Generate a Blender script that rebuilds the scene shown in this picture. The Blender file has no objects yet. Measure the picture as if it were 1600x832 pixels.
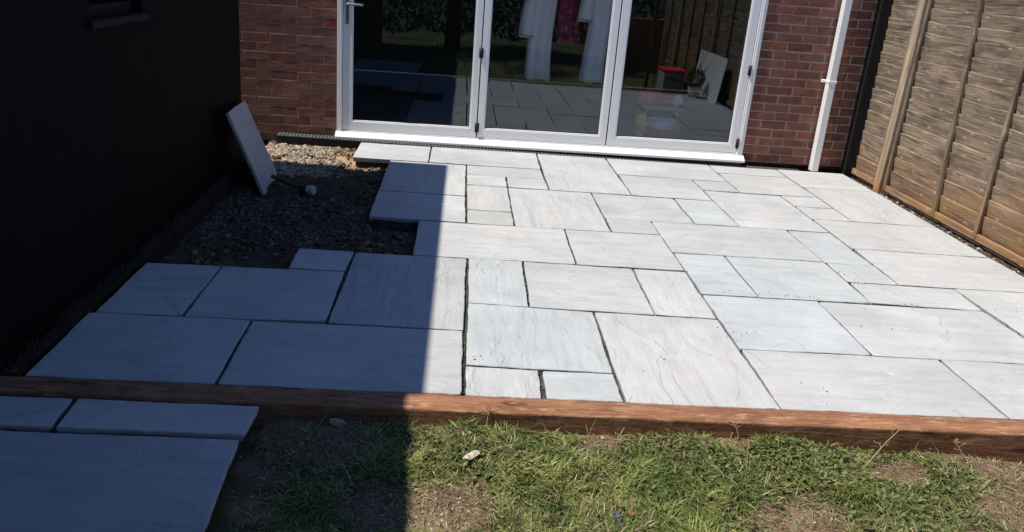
import bpy, math, random
import numpy as np
from mathutils import Vector, Matrix, Euler

random.seed(7)
rng = np.random.default_rng(11)
scene = bpy.context.scene

# ------------------------------------------------------------------ camera
cam_d = bpy.data.cameras.new('camera')
cam = bpy.data.objects.new('camera', cam_d)
scene.collection.objects.link(cam)
PAN, TILT, ROLL = 0.0516, -0.3298, 0.0799
_f = Vector((math.sin(PAN)*math.cos(TILT), math.cos(PAN)*math.cos(TILT), math.sin(TILT)))
_r = Vector((math.cos(PAN), -math.sin(PAN), 0)); _u = _r.cross(_f)
_r2 = _r*math.cos(ROLL)+_u*math.sin(ROLL); _u2 = -_r*math.sin(ROLL)+_u*math.cos(ROLL)
_m = Matrix((_r2, _u2, -_f)).transposed().to_4x4()
_m.translation = Vector((-0.0917, -2.554, 1.5279))
cam.matrix_world = _m
cam_d.sensor_fit = 'HORIZONTAL'; cam_d.sensor_width = 36.0
cam_d.lens = 1243.42/1600*36
cam_d.shift_x = (800-764.7)/1600; cam_d.shift_y = -(416-371.45)/1600
cam_d.clip_start = 0.05; cam_d.clip_end = 600
scene.camera = cam

# ------------------------------------------------------------------ sky, sun, exposure
SUN_DIR = Vector((1.0, 0.14, -1.935)).normalized()      # direction the light travels
world = bpy.data.worlds.new('World'); scene.world = world; world.use_nodes = True
wn = world.node_tree.nodes; wl = world.node_tree.links
sky = wn.new('ShaderNodeTexSky'); sky.sky_type = 'NISHITA'; sky.sun_disc = False; sky.air_density = 1.0; sky.dust_density = 0.1; sky.ozone_density = 10.0
sky.sun_elevation = math.asin(-SUN_DIR.z)
sky.sun_rotation = math.atan2(-SUN_DIR.x, -SUN_DIR.y)
wl.new(sky.outputs[0], wn['Background'].inputs[0]); wn['Background'].inputs[1].default_value = 0.145
sun_d = bpy.data.lights.new('sun', 'SUN'); sun_d.energy = 5.0; sun_d.angle = math.radians(0.53)
sun_d.color = (1.0, 0.93, 0.80)
sun = bpy.data.objects.new('sun', sun_d); scene.collection.objects.link(sun)
sun.rotation_euler = SUN_DIR.to_track_quat('-Z', 'Y').to_euler()
sun.location = (-4, 0, 8)
scene.view_settings.view_transform = 'Standard'; scene.view_settings.look = 'None'
scene.view_settings.exposure = 0.17; scene.view_settings.gamma = 1.0
scene.view_settings.use_curve_mapping = False
scene.cycles.max_bounces = 8; scene.cycles.transparent_max_bounces = 12
scene.cycles.caustics_reflective = False

# ------------------------------------------------------------------ helpers
def link(o): scene.collection.objects.link(o); return o
def mesh_obj(name, verts, faces, mat=None, parent=None, smooth=False, loc=None):
    me = bpy.data.meshes.new(name); me.from_pydata([tuple(v) for v in verts], [], faces)
    if smooth: me.polygons.foreach_set('use_smooth', [True]*len(me.polygons))
    me.update()
    if mat: me.materials.append(mat)
    o = link(bpy.data.objects.new(name, me))
    if parent: o.parent = parent
    if loc: o.location = loc
    return o
def inst(name, me, parent=None, loc=(0,0,0), rot=(0,0,0)):
    o = link(bpy.data.objects.new(name, me)); o.parent = parent; o.location = loc; o.rotation_euler = rot
    return o
def empty(name, loc=(0,0,0), rot=(0,0,0)):
    o = link(bpy.data.objects.new(name, None)); o.location = loc; o.rotation_euler = rot; o.empty_display_size = .1
    return o
def tag(o, label, cat, group=None):
    o['label'] = label; o['category'] = cat
    if group: o['group'] = group
    return o
def kind(o, k, label=None):
    o['kind'] = k
    if label: o['label'] = label
    return o
class MB:
    def __init__(s): s.v = []; s.f = []
    def add(s, v, f):
        n = len(s.v); s.v += [tuple(p) for p in v]; s.f += [tuple(i+n for i in q) for q in f]; return s
    def box(s, x0, x1, y0, y1, z0, z1, b=0.0):
        if b <= 0:
            return s.add([(x0,y0,z0),(x1,y0,z0),(x1,y1,z0),(x0,y1,z0),(x0,y0,z1),(x1,y0,z1),(x1,y1,z1),(x0,y1,z1)],
                  [(0,3,2,1),(4,5,6,7),(0,1,5,4),(1,2,6,5),(2,3,7,6),(3,0,4,7)])
        # chamfered box: 24 verts
        X=(x0,x1);Y=(y0,y1);Z=(z0,z1); v=[]; idx={}
        for i in (0,1):
            for j in (0,1):
                for k in (0,1):
                    sx=b if i==0 else -b; sy=b if j==0 else -b; sz=b if k==0 else -b
                    idx[i,j,k]=len(v)
                    v += [(X[i],Y[j]+sy,Z[k]+sz),(X[i]+sx,Y[j],Z[k]+sz),(X[i]+sx,Y[j]+sy,Z[k])]
        f=[]
        I=lambda i,j,k,a: idx[i,j,k]+a
        f.append((I(0,0,0,0),I(0,0,1,0),I(0,1,1,0),I(0,1,0,0))); f.append((I(1,0,0,0),I(1,1,0,0),I(1,1,1,0),I(1,0,1,0)))
        f.append((I(0,0,0,1),I(1,0,0,1),I(1,0,1,1),I(0,0,1,1))); f.append((I(0,1,0,1),I(0,1,1,1),I(1,1,1,1),I(1,1,0,1)))
        f.append((I(0,0,0,2),I(0,1,0,2),I(1,1,0,2),I(1,0,0,2))); f.append((I(0,0,1,2),I(1,0,1,2),I(1,1,1,2),I(0,1,1,2)))
        for k in (0,1):
            for (i,j) in ((0,0),(1,0),(1,1),(0,1)): pass
        for a in (0,1):
            for c in (0,1):
                f.append((I(a,c,0,0),I(a,c,0,1),I(a,c,1,1),I(a,c,1,0)))
                f.append((I(a,0,c,0),I(a,1,c,0),I(a,1,c,2),I(a,0,c,2)))
                f.append((I(0,a,c,1),I(0,a,c,2),I(1,a,c,2),I(1,a,c,1)))
        for key in idx: f.append((idx[key],idx[key]+1,idx[key]+2))
        return s.add(v,f)
    def tube(s, pts, rad, n=10, cap=True):
        pts=[Vector(p) for p in pts]; rad = rad if hasattr(rad,'__len__') else [rad]*len(pts)
        rings=[]; v=[]
        for i,p in enumerate(pts):
            d=(pts[min(i+1,len(pts)-1)]-pts[max(i-1,0)]).normalized()
            a=d.orthogonal().normalized() if i==0 else (a-d*a.dot(d)).normalized()
            b=d.cross(a)
            for k in range(n):
                t=2*math.pi*k/n; v.append(p+(a*math.cos(t)+b*math.sin(t))*rad[i])
        f=[]
        for i in range(len(pts)-1):
            for k in range(n): f.append((i*n+k,i*n+(k+1)%n,(i+1)*n+(k+1)%n,(i+1)*n+k))
        if cap: f.append(tuple(range(n-1,-1,-1))); f.append(tuple((len(pts)-1)*n+k for k in range(n)))
        return s.add(v,f)
    def build(s, name, mat=None, parent=None, smooth=False, loc=None):
        return mesh_obj(name, s.v, s.f, mat, parent, smooth, loc)
def recalc(o):
    import bmesh
    bm=bmesh.new(); bm.from_mesh(o.data); bmesh.ops.recalc_face_normals(bm, faces=bm.faces); bm.to_mesh(o.data); bm.free(); return o

_lat = np.random.default_rng(5).random((256,256))
def vnoise(x, y):
    x=np.asarray(x,float); y=np.asarray(y,float)
    xi=np.floor(x).astype(int); yi=np.floor(y).astype(int); fx=x-xi; fy=y-yi
    fx=fx*fx*(3-2*fx); fy=fy*fy*(3-2*fy)
    g=lambda a,b:_lat[a%256,b%256]
    return (g(xi,yi)*(1-fx)+g(xi+1,yi)*fx)*(1-fy)+(g(xi,yi+1)*(1-fx)+g(xi+1,yi+1)*fx)*fy
def fbm(x,y,o=4):
    s=0;a=.5;t=0
    for i in range(o):
        s=s+a*vnoise(np.asarray(x)*2**i+17.3*i,np.asarray(y)*2**i+5.1*i);t+=a;a*=.5
    return s/t
def np_mesh(name, V, F, cols=None, mat=None, parent=None, smooth=False):
    """V (n,3), F list of (m,k) arrays of equal-size faces"""
    me=bpy.data.meshes.new(name); me.vertices.add(len(V)); me.vertices.foreach_set('co',np.asarray(V,np.float32).ravel())
    nl=sum(f.size for f in F); npoly=sum(len(f) for f in F)
    me.loops.add(nl); me.polygons.add(npoly)
    me.loops.foreach_set('vertex_index',np.concatenate([f.ravel() for f in F]).astype(np.int32))
    tot=np.concatenate([np.full(len(f),f.shape[1]) for f in F]); st=np.concatenate([[0],np.cumsum(tot)[:-1]])
    me.polygons.foreach_set('loop_start',st.astype(np.int32))
    if smooth: me.polygons.foreach_set('use_smooth',np.ones(npoly,bool))
    me.update(calc_edges=True); me.validate()
    if cols is not None:
        a=me.color_attributes.new('Col','FLOAT_COLOR','POINT')
        c=np.ones((len(V),4),np.float32); c[:,:3]=cols; a.data.foreach_set('color',c.ravel())
    if mat: me.materials.append(mat)
    o=link(bpy.data.objects.new(name,me)); o.parent=parent
    return o

# ------------------------------------------------------------------ materials
class NT:
    def __init__(s, name):
        s.m=bpy.data.materials.new(name); s.m.use_nodes=True; s.t=s.m.node_tree; s.n=s.t.nodes; s.b=s.n['Principled BSDF']
        s.out=s.n['Material Output']
    def new(s, t, **k):
        n=s.n.new('ShaderNode'+t)
        for a,b in k.items(): setattr(n,a,b)
        return n
    def ln(s,a,b): s.t.links.new(a,b)
    def val(s, sock, v):
        if isinstance(v, bpy.types.NodeSocket): s.ln(v, sock)
        else: sock.default_value = v
    def coord(s, which='Object', scale=(1,1,1), off=None, rot=(0,0,0)):
        if which=='World': o=s.new('NewGeometry').outputs['Position']
        else: o=s.new('TexCoord').outputs[which]
        if off is not None:
            v=s.new('VectorMath',operation='ADD'); s.ln(o,v.inputs[0]); s.ln(off,v.inputs[1]); o=v.outputs[0]
        m=s.new('Mapping'); s.ln(o,m.inputs[0]); m.inputs['Scale'].default_value=scale; m.inputs['Rotation'].default_value=rot
        return m.outputs[0]
    def rnd_off(s, k=37.0):
        oi=s.new('ObjectInfo'); v=s.new('VectorMath',operation='SCALE'); c=s.new('CombineXYZ')
        m=s.math('MULTIPLY',oi.outputs['Random'],k); m2=s.math('MULTIPLY',oi.outputs['Random'],k*2.7)
        s.ln(m,c.inputs[0]); s.ln(m2,c.inputs[1]); s.ln(m,c.inputs[2]); return c.outputs[0]
    def math(s, op, a, b=None, c=None, clamp=False):
        n=s.new('Math',operation=op); n.use_clamp=clamp; s.val(n.inputs[0],a)
        if b is not None: s.val(n.inputs[1],b)
        if c is not None: s.val(n.inputs[2],c)
        return n.outputs[0]
    def noise(s, vec, scale, detail=4, rough=.55, dist=0, out=0):
        n=s.new('TexNoise'); s.ln(vec,n.inputs['Vector']); n.inputs['Scale'].default_value=scale
        n.inputs['Detail'].default_value=detail; n.inputs['Roughness'].default_value=rough; n.inputs['Distortion'].default_value=dist
        return n.outputs[out]
    def ramp(s, fac, stops, interp='LINEAR'):
        n=s.new('ValToRGB'); n.color_ramp.interpolation=interp; e=n.color_ramp.elements
        while len(e)<len(stops): e.new(.5)
        for q,(p,c) in zip(e,stops): q.position=p; q.color=(*c,1) if hasattr(c,'__len__') else (c,c,c,1)
        s.ln(fac,n.inputs[0]); return n.outputs[0]
    def mix(s, fac, a, b, mode='MIX'):
        n=s.new('Mix',data_type='RGBA',blend_type=mode); s.val(n.inputs[0],fac)
        for i,v in ((6,a),(7,b)):
            if isinstance(v, bpy.types.NodeSocket): s.ln(v,n.inputs[i])
            else: n.inputs[i].default_value=(*v,1) if len(v)==3 else v
        return n.outputs[2]
    def bump(s, h, strength=.3, dist=.01, normal=None):
        n=s.new('Bump'); n.inputs['Strength'].default_value=strength; n.inputs['Distance'].default_value=dist
        s.ln(h,n.inputs['Height'])
        if normal is not None: s.ln(normal,n.inputs['Normal'])
        return n.outputs[0]
    def fin(s, col=None, rough=.8, nrm=None, spec=.3, metal=0.0):
        if col is not None:
            if isinstance(col, bpy.types.NodeSocket): s.ln(col,s.b.inputs['Base Color'])
            else: s.b.inputs['Base Color'].default_value=(*col,1)
        s.val(s.b.inputs['Roughness'],rough); s.b.inputs['Specular IOR Level'].default_value=spec
        s.b.inputs['Metallic'].default_value=metal
        if nrm is not None: s.ln(nrm,s.b.inputs['Normal'])
        return s.m

def m_slab():
    t=NT('riven_sandstone'); off=t.rnd_off(); oi=t.new('ObjectInfo')
    c=t.coord('Object',(1,1,1),off); cs=t.coord('Object',(1.1,10,10),off)
    big=t.noise(c,2.2,3,.5,.6); st=t.noise(cs,2.0,6,.62,.45); fine=t.noise(c,60,3,.6); mid=t.noise(c,9,5,.6,.4)
    col=t.mix(1.0,oi.outputs['Color'],t.ramp(big,[(.25,(.90,.905,.915)),(.5,(1,.995,.985)),(.75,(1.05,1.02,.99))]),'MULTIPLY')
    col=t.mix(1.0,col,t.ramp(st,[(.28,(.88,.88,.88)),(.5,(1,1,1)),(.72,(1.05,1.05,1.045))]),'MULTIPLY')
    col=t.mix(.8,col,t.ramp(mid,[(.3,(.9,.9,.9)),(.55,(1,1,1))]),'MULTIPLY')
    # pale chalky scuffs and small dark pits
    sc=t.noise(t.coord('Object',(5,16,16),off),1.7,6,.7,.8)
    col=t.mix(t.ramp(sc,[(.62,0.0),(.72,.5)]),col,(.72,.71,.69))
    vo=t.new('TexVoronoi'); t.ln(c,vo.inputs['Vector']); vo.inputs['Scale'].default_value=26
    pit=t.math('MULTIPLY',t.ramp(vo.outputs['Distance'],[(.05,1.0),(.11,0.0)]),t.ramp(t.noise(c,5,2),[(.6,0.0),(.66,1.0)]))
    col=t.mix(t.math('MULTIPLY',pit,.55),col,(.1,.09,.08))
    vn=t.noise(t.coord('Object',(1.1,2.2,2.2),off),1.3,4,.5,.5)
    vein=t.ramp(vn,[(.488,0.0),(.5,1.0),(.506,0.0)])
    vmask=t.ramp(t.noise(c,2.6,2),[(.54,0.0),(.66,1.0)])
    col=t.mix(t.math('MULTIPLY',t.math('MULTIPLY',vein,vmask),.12),col,(.24,.22,.20))
    cl=t.noise(c,1.5,4,.55,.8)
    col=t.mix(1.0,col,t.ramp(cl,[(.3,(.89,.895,.90)),(.5,(.99,.99,.99)),(.68,(1.07,1.07,1.07))]),'MULTIPLY')
    step=t.ramp(vn,[(.497,0.0),(.503,1.0)])
    col=t.mix(t.math('MULTIPLY',step,.10),col,(.40,.385,.375))
    fl=t.noise(t.coord('Object',(26,60,60),off),1.6,4,.7,.5)
    col=t.mix(t.ramp(fl,[(.66,0.0),(.71,.6)]),col,(.74,.735,.72))
    col=t.mix(t.ramp(fl,[(.27,.45),(.33,0.0)]),col,(.33,.325,.32))
    # riven relief: terraces along the bedding plus fine grit
    ter=t.ramp(t.noise(t.coord('Object',(1.2,3,3),off),2.0,4,.55,.9),[(.35,0.0),(.40,.35),(.52,.4),(.56,.75),(.66,.78),(.7,1.0)])
    h=t.math('ADD',t.math('MULTIPLY',ter,.9),t.math('ADD',t.math('MULTIPLY',st,.9),t.math('MULTIPLY',fine,.10)))
    h=t.math('SUBTRACT',h,t.math('MULTIPLY',step,.45))
    return t.fin(col,.82,t.bump(h,.8,.007),.25)
def m_noise(name, stops, scale=8, bump=.3, bscale=40, rough=.9, bdist=.01, coord='World', spec=.2, detail=6):
    t=NT(name); c=t.coord(coord); n=t.noise(c,scale,detail,.6)
    return t.fin(t.ramp(n,stops),rough,t.bump(t.noise(c,bscale,5,.65),bump,bdist),spec)
def m_brick():
    t=NT('brick_red'); off=t.rnd_off(); oi=t.new('ObjectInfo'); c=t.coord('Object',(1,1,1),off)
    n=t.noise(c,14,5,.65); n2=t.noise(t.coord('Object',(6,6,30),off),3,4,.6); f=t.noise(c,120,3,.7)
    col=t.mix(1.0,oi.outputs['Color'],t.ramp(n,[(.25,(.62,.6,.62)),(.5,(1,1,1)),(.78,(1.22,1.15,1.1))]),'MULTIPLY')
    col=t.mix(.7,col,t.ramp(n2,[(.3,(.8,.78,.78)),(.6,(1,1,1))]),'MULTIPLY')
    vo=t.ramp(t.noise(c,40,3,.6),[(.64,0.0),(.74,.55)])
    col=t.mix(vo,col,(.33,.22,.17))
    h=t.math('ADD',t.math('MULTIPLY',n2,.6),t.math('ADD',t.math('MULTIPLY',n,.5),t.math('MULTIPLY',f,.35)))
    return t.fin(col,.88,t.bump(h,.5,.006),.2)
def m_brick_far():
    t=NT('brick_upper'); c=t.coord('World'); s=t.new('SeparateXYZ'); t.ln(c,s.inputs[0]); cb=t.new('CombineXYZ')
    t.ln(s.outputs[0],cb.inputs[0]); t.ln(s.outputs[2],cb.inputs[1])
    b=t.new('TexBrick'); t.ln(cb.outputs[0],b.inputs[0]); b.inputs['Scale'].default_value=1
    b.inputs['Brick Width'].default_value=.225; b.inputs['Row Height'].default_value=.0758; b.inputs['Mortar Size'].default_value=.005
    b.inputs['Color1'].default_value=(.2,.07,.05,1); b.inputs['Color2'].default_value=(.12,.055,.045,1); b.inputs['Mortar'].default_value=(.36,.3,.25,1)
    return t.fin(b.outputs['Color'],.9,t.bump(t.math('SUBTRACT',1.0,b.outputs['Fac']),.4,.005),.2)
def m_fence(name, light=1.0, bottom=True, axis='y'):
    t=NT(name); off=t.rnd_off(11.0); 
    sc=(30,2.2,30) if axis=='y' else (30,30,1.6)
    c=t.coord('World',sc,off); cw=t.coord('World',(1,1,1),off); cp=t.coord('World')
    g=t.noise(c,1.2,7,.66,.55); g2=t.noise(t.coord('World',(5,2.5,7) if axis=='y' else (7,7,2),off),1.3,5,.6,.6)
    base=t.ramp(g,[(.26,(.085,.062,.045)),(.42,(.19,.146,.108)),(.55,(.275,.218,.166)),(.72,(.40,.33,.262))])
    base=t.mix(.75,base,t.ramp(g2,[(.3,(.38,.37,.38)),(.48,(.95,.95,.96)),(.7,(1.45,1.40,1.33))]),'MULTIPLY')
    oi=t.new('ObjectInfo')
    base=t.mix(.6,base,t.ramp(oi.outputs['Random'],[(0,(.78,.78,.8)),(1,(1.12,1.1,1.06))]),'MULTIPLY')
    if bottom:
        s=t.new('SeparateXYZ'); t.ln(cp,s.inputs[0])
        z=t.math('ADD',s.outputs[2],t.math('MULTIPLY',t.math('SUBTRACT',t.noise(cp,4.5,6,.65),.5),.95))
        z=t.math('ADD',z,t.math('MULTIPLY',s.outputs[1],.045))
        warm=t.ramp(g,[(.22,(.13,.062,.032)),(.45,(.28,.148,.078)),(.62,(.37,.215,.118)),(.8,(.48,.32,.19))])
        base=t.mix(t.ramp(z,[(.10,.9),(.58,0.0)]),base,warm)
        gr=t.math('MULTIPLY',t.ramp(z,[(.12,1.0),(.5,0.0)]),t.ramp(t.noise(cp,2.6,3,.5),[(.5,0.0),(.64,.7)]))
        base=t.mix(gr,base,(.30,.235,.075))
    # knots
    vo=t.new('TexVoronoi'); t.ln(t.coord('World',(7,4.2,8.5) if axis=='y' else (8,8,3),off),vo.inputs['Vector']); vo.inputs['Scale'].default_value=1.75
    wob=t.math('ADD',vo.outputs['Distance'],t.math('MULTIPLY',t.noise(cw,22,5,.7),.30))
    base=t.mix(t.ramp(wob,[(.20,0.0),(.225,.8),(.27,.45),(.36,0.0)]),base,(.52,.44,.35))
    base=t.mix(t.ramp(wob,[(.175,.8),(.20,0.0)]),base,(.06,.045,.035))
    base=t.mix(1.0,base,(light,light,light),'MULTIPLY')
    h=t.math('ADD',t.math('MULTIPLY',g,1.0),t.math('MULTIPLY',t.ramp(wob,[(.18,1.0),(.26,0.0)]),.5))
    return t.fin(base,.85,t.bump(h,.9,.008),.2)
def m_sleeper():
    t=NT('treated_timber'); c=t.coord('Object',(2.0,26,26)); c1=t.coord('Object')
    g=t.noise(c,1.3,7,.62,1.1); b=t.noise(c1,2.4,4,.6)
    col=t.ramp(g,[(.25,(.15,.066,.036)),(.45,(.25,.114,.062)),(.6,(.325,.158,.088)),(.8,(.42,.228,.135))])
    col=t.mix(.8,col,t.ramp(b,[(.3,(.6,.56,.54)),(.5,(1,1,1)),(.72,(1.14,1.1,1.05))]),'MULTIPLY')
    vo=t.new('TexVoronoi'); t.ln(t.coord('Object',(2.6,9,9)),vo.inputs['Vector']); vo.inputs['Scale'].default_value=1.0
    wob=t.math('ADD',vo.outputs['Distance'],t.math('MULTIPLY',t.noise(c1,18,3),.14))
    col=t.mix(t.ramp(wob,[(.15,.85),(.24,0.0)]),col,(.075,.024,.012))
    dirt=t.ramp(t.noise(c1,7,8,.75),[(.5,0.0),(.66,.75)])
    col=t.mix(dirt,col,(.15,.08,.05))
    pale=t.ramp(t.noise(t.coord('Object',(4,20,20)),2.2,6,.7,.6),[(.52,0.0),(.70,.7)])
    col=t.mix(pale,col,(.58,.37,.24))
    return t.fin(col,.8,t.bump(t.math('ADD',g,t.noise(c1,45,4,.7)),.8,.006),.25)
def m_plain(name, col, rough=.5, spec=.5, metal=0.0, var=.06, scale=12, bump=.0):
    t=NT(name); c=t.coord('Object'); n=t.noise(c,scale,4,.6)
    lo=tuple(v*(1-var) for v in col); hi=tuple(min(1,v*(1+var)) for v in col)
    nr=t.bump(t.noise(c,scale*6,4,.6),bump,.004) if bump else None
    return t.fin(t.ramp(n,[(.3,lo),(.7,hi)]),rough,nr,spec,metal)
def m_vcol(name, rough=.85, spec=.2, trans=0.0, bump=None):
    t=NT(name); a=t.new('VertexColor'); a.layer_name='Col'; col=a.outputs[0]
    n=t.noise(t.coord('World'),90,3,.6); col=t.mix(.7,col,t.ramp(n,[(.3,(.78,.78,.78)),(.7,(1.15,1.15,1.15))]),'MULTIPLY')
    m=t.fin(col,rough,t.bump(n,bump,.004) if bump else None,spec)
    if trans:
        tr=t.new('BsdfTranslucent'); t.ln(col,tr.inputs[0]); mx=t.new('MixShader'); mx.inputs[0].default_value=trans
        t.ln(t.b.outputs[0],mx.inputs[1]); t.ln(tr.outputs[0],mx.inputs[2]); t.ln(mx.outputs[0],t.out.inputs[0])
    return m
def m_glass():
    t=NT('window_glass'); lw=t.new('LayerWeight'); f5=t.math('POWER',lw.outputs['Facing'],5.0)
    F=t.math('ADD',t.math('MULTIPLY',f5,.9),.057)
    tr=t.new('BsdfTransparent'); tr.inputs[0].default_value=(.95,.97,.965,1)
    gl=t.new('BsdfGlossy'); gl.inputs['Roughness'].default_value=0.0; gl.inputs['Color'].default_value=(.80,.90,1.0,1)
    n=t.noise(t.coord('Object'),1.6,2); t.ln(t.bump(n,.012,.02),gl.inputs['Normal'])
    mx=t.new('MixShader'); t.ln(F,mx.inputs[0]); t.ln(tr.outputs[0],mx.inputs[1]); t.ln(gl.outputs[0],mx.inputs[2]); t.ln(mx.outputs[0],t.out.inputs[0])
    return t.m

M={}
M['slab']=m_slab(); M['brick']=m_brick(); M['brick_far']=m_brick_far()
M['mortar']=m_noise('mortar',[(.3,(.33,.265,.215)),(.7,(.47,.39,.325))],30,.5,150,.95)
M['bed']=m_noise('mortar_bed',[(.3,(.035,.033,.03)),(.55,(.085,.08,.07)),(.75,(.2,.19,.165))],14,.9,70,.95,.02)
M['soil']=m_noise('soil',[(.3,(.06,.04,.027)),(.55,(.125,.082,.054)),(.75,(.20,.145,.10))],9,.9,70,.95,.02)
M['fence']=m_fence('weathered_fence_boards'); M['batten']=m_fence('weathered_batten',.82,True,'z'); M['post']=m_fence('fence_post_wood',1.35,True,'z')
M['rail']=m_fence('fence_rail_wood',1.1,True,'y')
M['sleeper']=m_sleeper()
M['edging']=m_noise('old_edging_timber',[(.3,(.016,.012,.009)),(.7,(.042,.03,.022))],16,.6,60)
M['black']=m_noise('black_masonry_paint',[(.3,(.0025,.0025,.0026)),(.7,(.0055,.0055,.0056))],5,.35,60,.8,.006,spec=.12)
M['blacktrim']=m_plain('black_trim',(.012,.012,.013),.7,.2)
M['alu']=m_plain('white_aluminium',(.90,.895,.885),.3,.6,var=.015)
M['sill']=m_plain('white_sill',(.82,.82,.81),.35,.5,var=.03)
M['gasket']=m_plain('rubber_gasket',(.012,.012,.013),.6,.3)
M['steel']=m_plain('satin_steel',(.62,.62,.63),.28,.5,1.0)
M['pvc']=m_plain('white_pvc',(.86,.86,.86),.3,.7,var=.03,scale=6)
M['drain']=m_plain('black_plastic_drain',(.022,.022,.024),.6,.3)
M['grate']=m_plain('galvanised_grate',(.16,.165,.17),.55,.4,.3,var=.2)
M['glass']=m_glass()
M['stone_v']=m_vcol('gravel_stone',.9,.2,bump=.4)
M['grass_v']=m_vcol('grass_blade',.55,.35,trans=.3)
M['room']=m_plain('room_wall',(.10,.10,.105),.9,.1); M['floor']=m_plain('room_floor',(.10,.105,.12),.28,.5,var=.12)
M['robe']=m_plain('towelling_cloth',(.72,.72,.82),.95,.1,var=.05,bump=.3); M['maroon']=m_plain('maroon_cloth',(.22,.03,.08),.9,.1,var=.2)
M['red']=m_plain('red_plastic',(.9,.05,.10),.4,.5); M['yellow']=m_plain('yellow_plastic',(.95,.68,.10),.4,.5)
M['whitep']=m_plain('white_plastic',(.82,.82,.82),.4,.5); M['beige']=m_plain('beige_plastic',(.5,.46,.36),.5,.4)
M['greyp']=m_plain('grey_plastic',(.42,.41,.38),.5,.4); M['rubber']=m_plain('black_rubber',(.02,.02,.022),.6,.3)
M['palerub']=m_plain('pale_rubber',(.42,.43,.46),.7,.3,var=.12); M['handlew']=m_plain('dark_handle',(.06,.045,.035),.7,.3)
M['bluepl']=m_plain('blue_slate',(.085,.105,.14),.6,.4,var=.4,scale=40); M['leafo']=m_plain('dead_leaf',(.24,.12,.05),.8,.2,var=.3,scale=40)
M['flint']=m_noise('pale_flint',[(.3,(.36,.29,.2)),(.5,(.66,.6,.48)),(.7,(.78,.74,.64))],45,.9,120)
M['bark']=m_noise('bark',[(.3,(.05,.04,.03)),(.7,(.13,.105,.08))],20,.7,60)
M['board']=m_noise('brown_board',[(.3,(.24,.14,.07)),(.7,(.42,.27,.14))],6,.4,40)
M['ground']=m_noise('far_ground',[(.3,(.035,.05,.016)),(.6,(.07,.085,.03)),(.75,(.11,.085,.05))],2.2,.9,40,.95,.03)

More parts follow.
